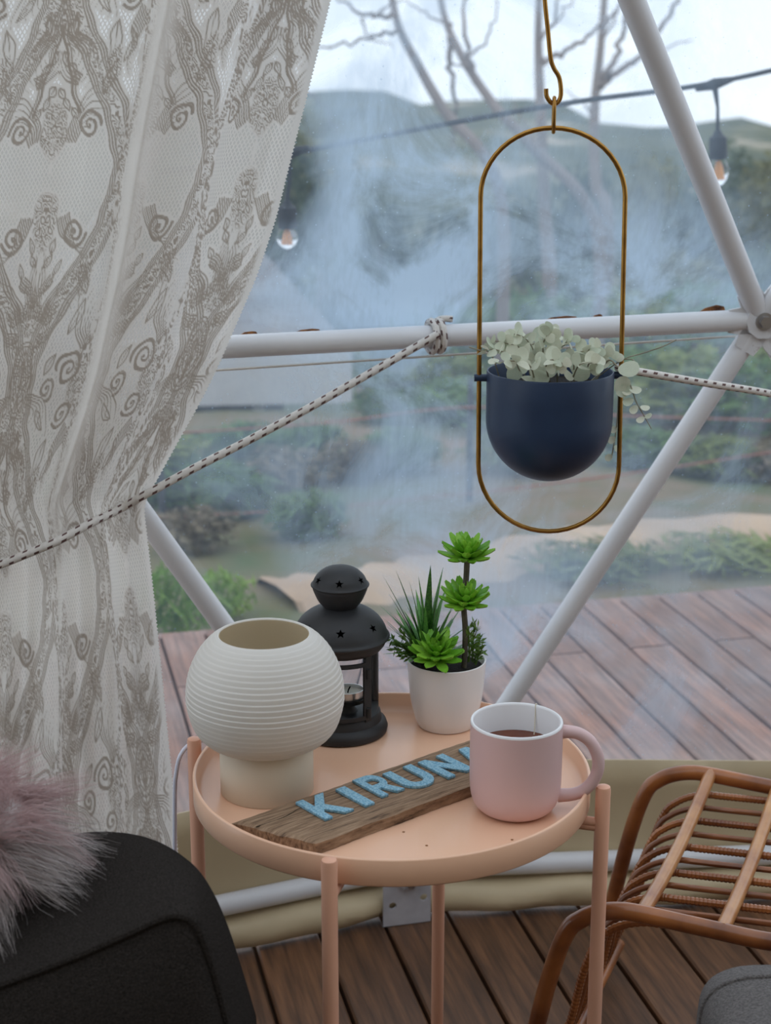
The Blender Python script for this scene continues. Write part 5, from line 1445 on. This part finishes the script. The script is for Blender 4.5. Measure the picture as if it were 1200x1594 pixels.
for i in range(NRD):
    t = (i + 0.55) / (NRD + .1)
    og = rb_ + wv * t
    sag = .011 * math.sin(PI * t) + .012
    z0 = zs - sag - .008
    sh = sA - .012
    ds = .030
    pr_ = [(foot[0] + ds * .5, .05)] + [(a_ + ds, b_ - pB[5][1] + z0) for a_, b_ in pB[:6]] + [(pB[6][0] + ds, z0), (sh + .2, z0), (end + .02, z0), (end + .055, z0 - .04), (end + .08, .05)]
    pts = along_prof(pr_, og, 10)
    wrapped = i % 2 == 0
    if wrapped:
        # re-sample finely and add binding ridges
        fine = []
        for a, b in zip(pts[:-1], pts[1:]):
            m_ = max(1, int((b - a).length / .0016)); fine += [a.lerp(b, q_ / m_) for q_ in range(m_)]
        MB().tube(fine, [.0044 + .0008 * ((q_ // 1) % 3 != 0) for q_ in range(len(fine))], 8).build('wrapped_cane', 'rattan', ch)
    else:
        MB().tube(pts, .0040, 9).build('cane', 'rattan_dark', ch)
a = rb_ + ee * (foot[0] + .03); b = ra + ee * (foot[0] + .03); a.z = b.z = .05
MB().tube([a, a.lerp(b, .5), b], .008, 10).build('stretcher', 'rattan', ch)
a = rb_ + ee * (end + .085); b = ra + ee * (end + .085); a.z = b.z = .05
MB().tube([a, a.lerp(b, .5), b], .008, 10).build('stretcher', 'rattan', ch)

# ================================================================== ARMCHAIRS
def loft(rows, name, m, parent):
    mb = MB(); mb.grid(rows); return mb.build(name, m, parent, angle=None)
fp = [(-260, 1600), (-60, 1545), (105, 1487), (200, 1447), (262, 1420), (292, 1419), (312, 1436), (336, 1500), (364, 1606)]
bp2 = [(-260, 1395), (-60, 1330), (70, 1300), (140, 1289), (200, 1297), (252, 1329), (292, 1376), (328, 1450), (374, 1600)]
YF, YB = 1.24, 1.50
ac = thing('armchair', (-.45, 1.38, 0), 'dark charcoal velvet armchair with rounded piped arm beside the curtain', 'armchair')
fpts = spline([PY(x, y, YF) for x, y in fp], 8); bpts = spline([PY(x, y, YB) for x, y in bp2], 8)
def down(pt, y, z): return Vector((pt.x + .01, y, z))
rows = []
cen = Vector((-.5, 0, .1))
for i in range(15):
    t = i / 14; Y = YF + (YB - YF) * t
    row = []
    for a, b in zip(fpts, bpts):
        p = a.lerp(b, t); o_ = Vector((p.x - cen.x, 0, p.z - cen.z)).normalized()
        bul = .030 * math.sin(PI * min(1, t * 1.0)) ** .8 - .006
        q_ = p + o_ * bul; q_.y = Y; row.append(q_)
    last = row[-1]; row += [Vector((last.x + .008, Y, last.z * (1 - k_)) + Vector((0, 0, 0))) if False else Vector((last.x + .008 * k_, Y, .10 + (last.z - .10) * (1 - k_))) for k_ in (.33, .66, 1.0)]
    rows.append(row)
# front face, slightly padded, and back closure
fc = rows[0]; cx0 = sum((p for p in fc), Vector()) / len(fc); low = [Vector((p.x, YF - .010, .10)) for p in fc]
face = [fc] + [[p.lerp(Vector((p.x, YF, .10)), k_) + Vector((0, -.028 * math.sin(PI * min(.5, k_ * 2.2)), 0)) for p in fc] for k_ in (.04, .1, .2, .35, .6, .85, 1.0)]
o1 = loft(rows, 'arm', 'velvet', ac)
o2 = loft(face, 'front_panel', 'velvet', ac)
bk_ = rows[-1]; back = [bk_] + [[p.lerp(Vector((p.x, YB, .10)), k_) + Vector((0, .012 * math.sin(PI * min(.5, k_ * 3)), 0)) for p in bk_] for k_ in (.05, .15, .4, .7, 1.0)]
loft(back, 'back_panel', 'velvet', ac)
MB().tube(fc, .0042, 8).build('piping', 'velvet', ac)
sb_ = MB(); sb_.box((-.98, .62, .12), (-.30, 1.23, .40)); o = sb_.build('seat', 'velvet', ac, smooth=False)
bvm = o.modifiers.new('round', 'BEVEL'); bvm.width = .05; bvm.segments = 4
for x, y in ((-.24, 1.30), (-.24, 1.46), (-.9, 1.46), (-.9, .7), (-.36, .7)):
    MB().lathe([(.0001, 0), (.014, 0), (.020, .13), (.0001, .13)], (x, y, 0), 14).build('leg', 'dark_post', ac)

# fluffy cushion lying against the arm
fcx = PY(-52, 1300, 1.37)
cs = thing('fluffy_cushion', (fcx.x, fcx.y, fcx.z - .05), 'fluffy dusty pink and grey long haired cushion on the armchair', 'cushion')
fr_pink = leafmat('fur_pink', (0.60, 0.44, 0.43), (0.42, 0.28, 0.28), 14, .35, .7); leafmat('fur_grey', (0.54, 0.48, 0.465), (0.36, 0.31, 0.30), 14, .25, .7)
rows = []
AX, AY, AZ = .062, .055, .050
for i in range(13):
    th = PI * i / 12; row = []
    for k in range(24):
        a = 2 * PI * k / 24; row.append(fcx + Vector((AX * math.sin(th) * math.cos(a), AY * math.sin(th) * math.sin(a), AZ * math.cos(th))))
    rows.append(row)
mb = MB(); mb.grid(rows, True); mb.build('cushion_body', 'fur_grey', cs, angle=None)
def fur(n, seed, m, cond, name):
    r = random.Random(seed); mb = MB()
    clump = [Vector((r.gauss(0, 1), r.gauss(0, 1), r.gauss(0, 1))).normalized() for _ in range(60)]
    cl_dir = [Vector((r.gauss(.3, .7), r.gauss(-.2, .5), r.gauss(-.25, .6))) for _ in range(60)]
    i = 0
    while i < n:
        u = Vector((r.gauss(0, 1), r.gauss(0, 1), r.gauss(0, 1))).normalized()
        if not cond(u): continue
        i += 1
        ci = max(range(60), key=lambda q_: clump[q_].dot(u))
        p = fcx + Vector((u.x * AX, u.y * AY, u.z * AZ)) * .97
        L = r.uniform(.035, .085); d = (u * 1.0 + cl_dir[ci] * .55 + Vector((r.gauss(0, .18), r.gauss(0, .18), r.gauss(0, .18)))).normalized()
        tip = fcx + Vector((clump[ci].x * AX, clump[ci].y * AY, clump[ci].z * AZ)) + (clump[ci] + cl_dir[ci] * .6).normalized() * L
        g = Vector((.006, -.01, -.030)); sd_ = d.orthogonal().normalized(); sd_ = Quaternion(d, r.uniform(0, 6)) @ sd_
        k = len(mb.v); ws = .00032
        for t in (0, .33, .66, 1.0):
            q_ = p + d * L * t + g * t * t + sd_ * (.004 * math.sin(t * 4 + ci)); q_ = q_.lerp(p.lerp(tip, t), .5 * t)
            mb.v += [q_ + sd_ * ws * (1 - .8 * t), q_ - sd_ * ws * (1 - .8 * t)]
        for t in range(3): mb.f.append((k + 2 * t, k + 2 * t + 1, k + 2 * t + 3, k + 2 * t + 2))
    o = mb.build(name, m, cs, angle=None); o['kind'] = 'stuff'
    return o
fur(4200, 3, 'fur_pink', lambda u: u.z > .15 and u.y < .9, 'pink_fur')
fur(6000, 4, 'fur_grey', lambda u: u.z <= .35 and u.y < .9, 'grey_fur')

# grey armrest in the lower right corner
gy = 1.42
g = thing('grey_armchair', (.50, gy, 0), 'light grey woven fabric armchair with a rounded arm beside the rattan stool', 'armchair')
top = [(1078, 1640), (1083, 1580), (1090, 1546), (1108, 1523), (1140, 1509), (1180, 1504), (1230, 1506), (1300, 1520), (1380, 1560), (1420, 1640)]
tp2 = spline([PY(x, y, gy) for x, y in top], 7)
rows = []
cg = Vector((sum(p.x for p in tp2) / len(tp2), gy, .25))
for i in range(13):
    t = i / 12; Y = gy + .05 - .42 * t
    row = []
    for p in tp2:
        sc_ = 1 - .28 * max(0, .16 - t) / .16 * max(0, .16 - t) / .16
        q_ = Vector((cg.x + (p.x - cg.x) * sc_, Y, p.z - (1 - sc_) * .12 - .0)); row.append(q_)
    a, b = row[0], row[-1]
    row = [Vector((a.x + .004, Y, .08)), Vector((a.x, Y, (a.z + .08) / 2))] + row + [Vector((b.x, Y, (b.z + .08) / 2)), Vector((b.x - .004, Y, .08))]
    rows.append(row)
loft(rows, 'arm', 'grey_weave', g)
mid = rows[0]; loft([mid, [Vector((p.x * .5 + cg.x * .5, gy + .055, .08 + (p.z - .08) * .6)) for p in mid], [Vector((cg.x, gy + .056, .2)) for p in mid]], 'end_panel', 'grey_weave', g)
MB().tube([rows[2][i] for i in range(2, len(rows[2]) - 2)], .0028, 8).build('piping', 'grey_weave', g)
for x in (.42, .62):
    for y in (gy, gy - .3): MB().lathe([(.0001, 0), (.013, 0), (.018, .10), (.0001, .10)], (x, y, 0), 14).build('leg', 'dark_post', g)
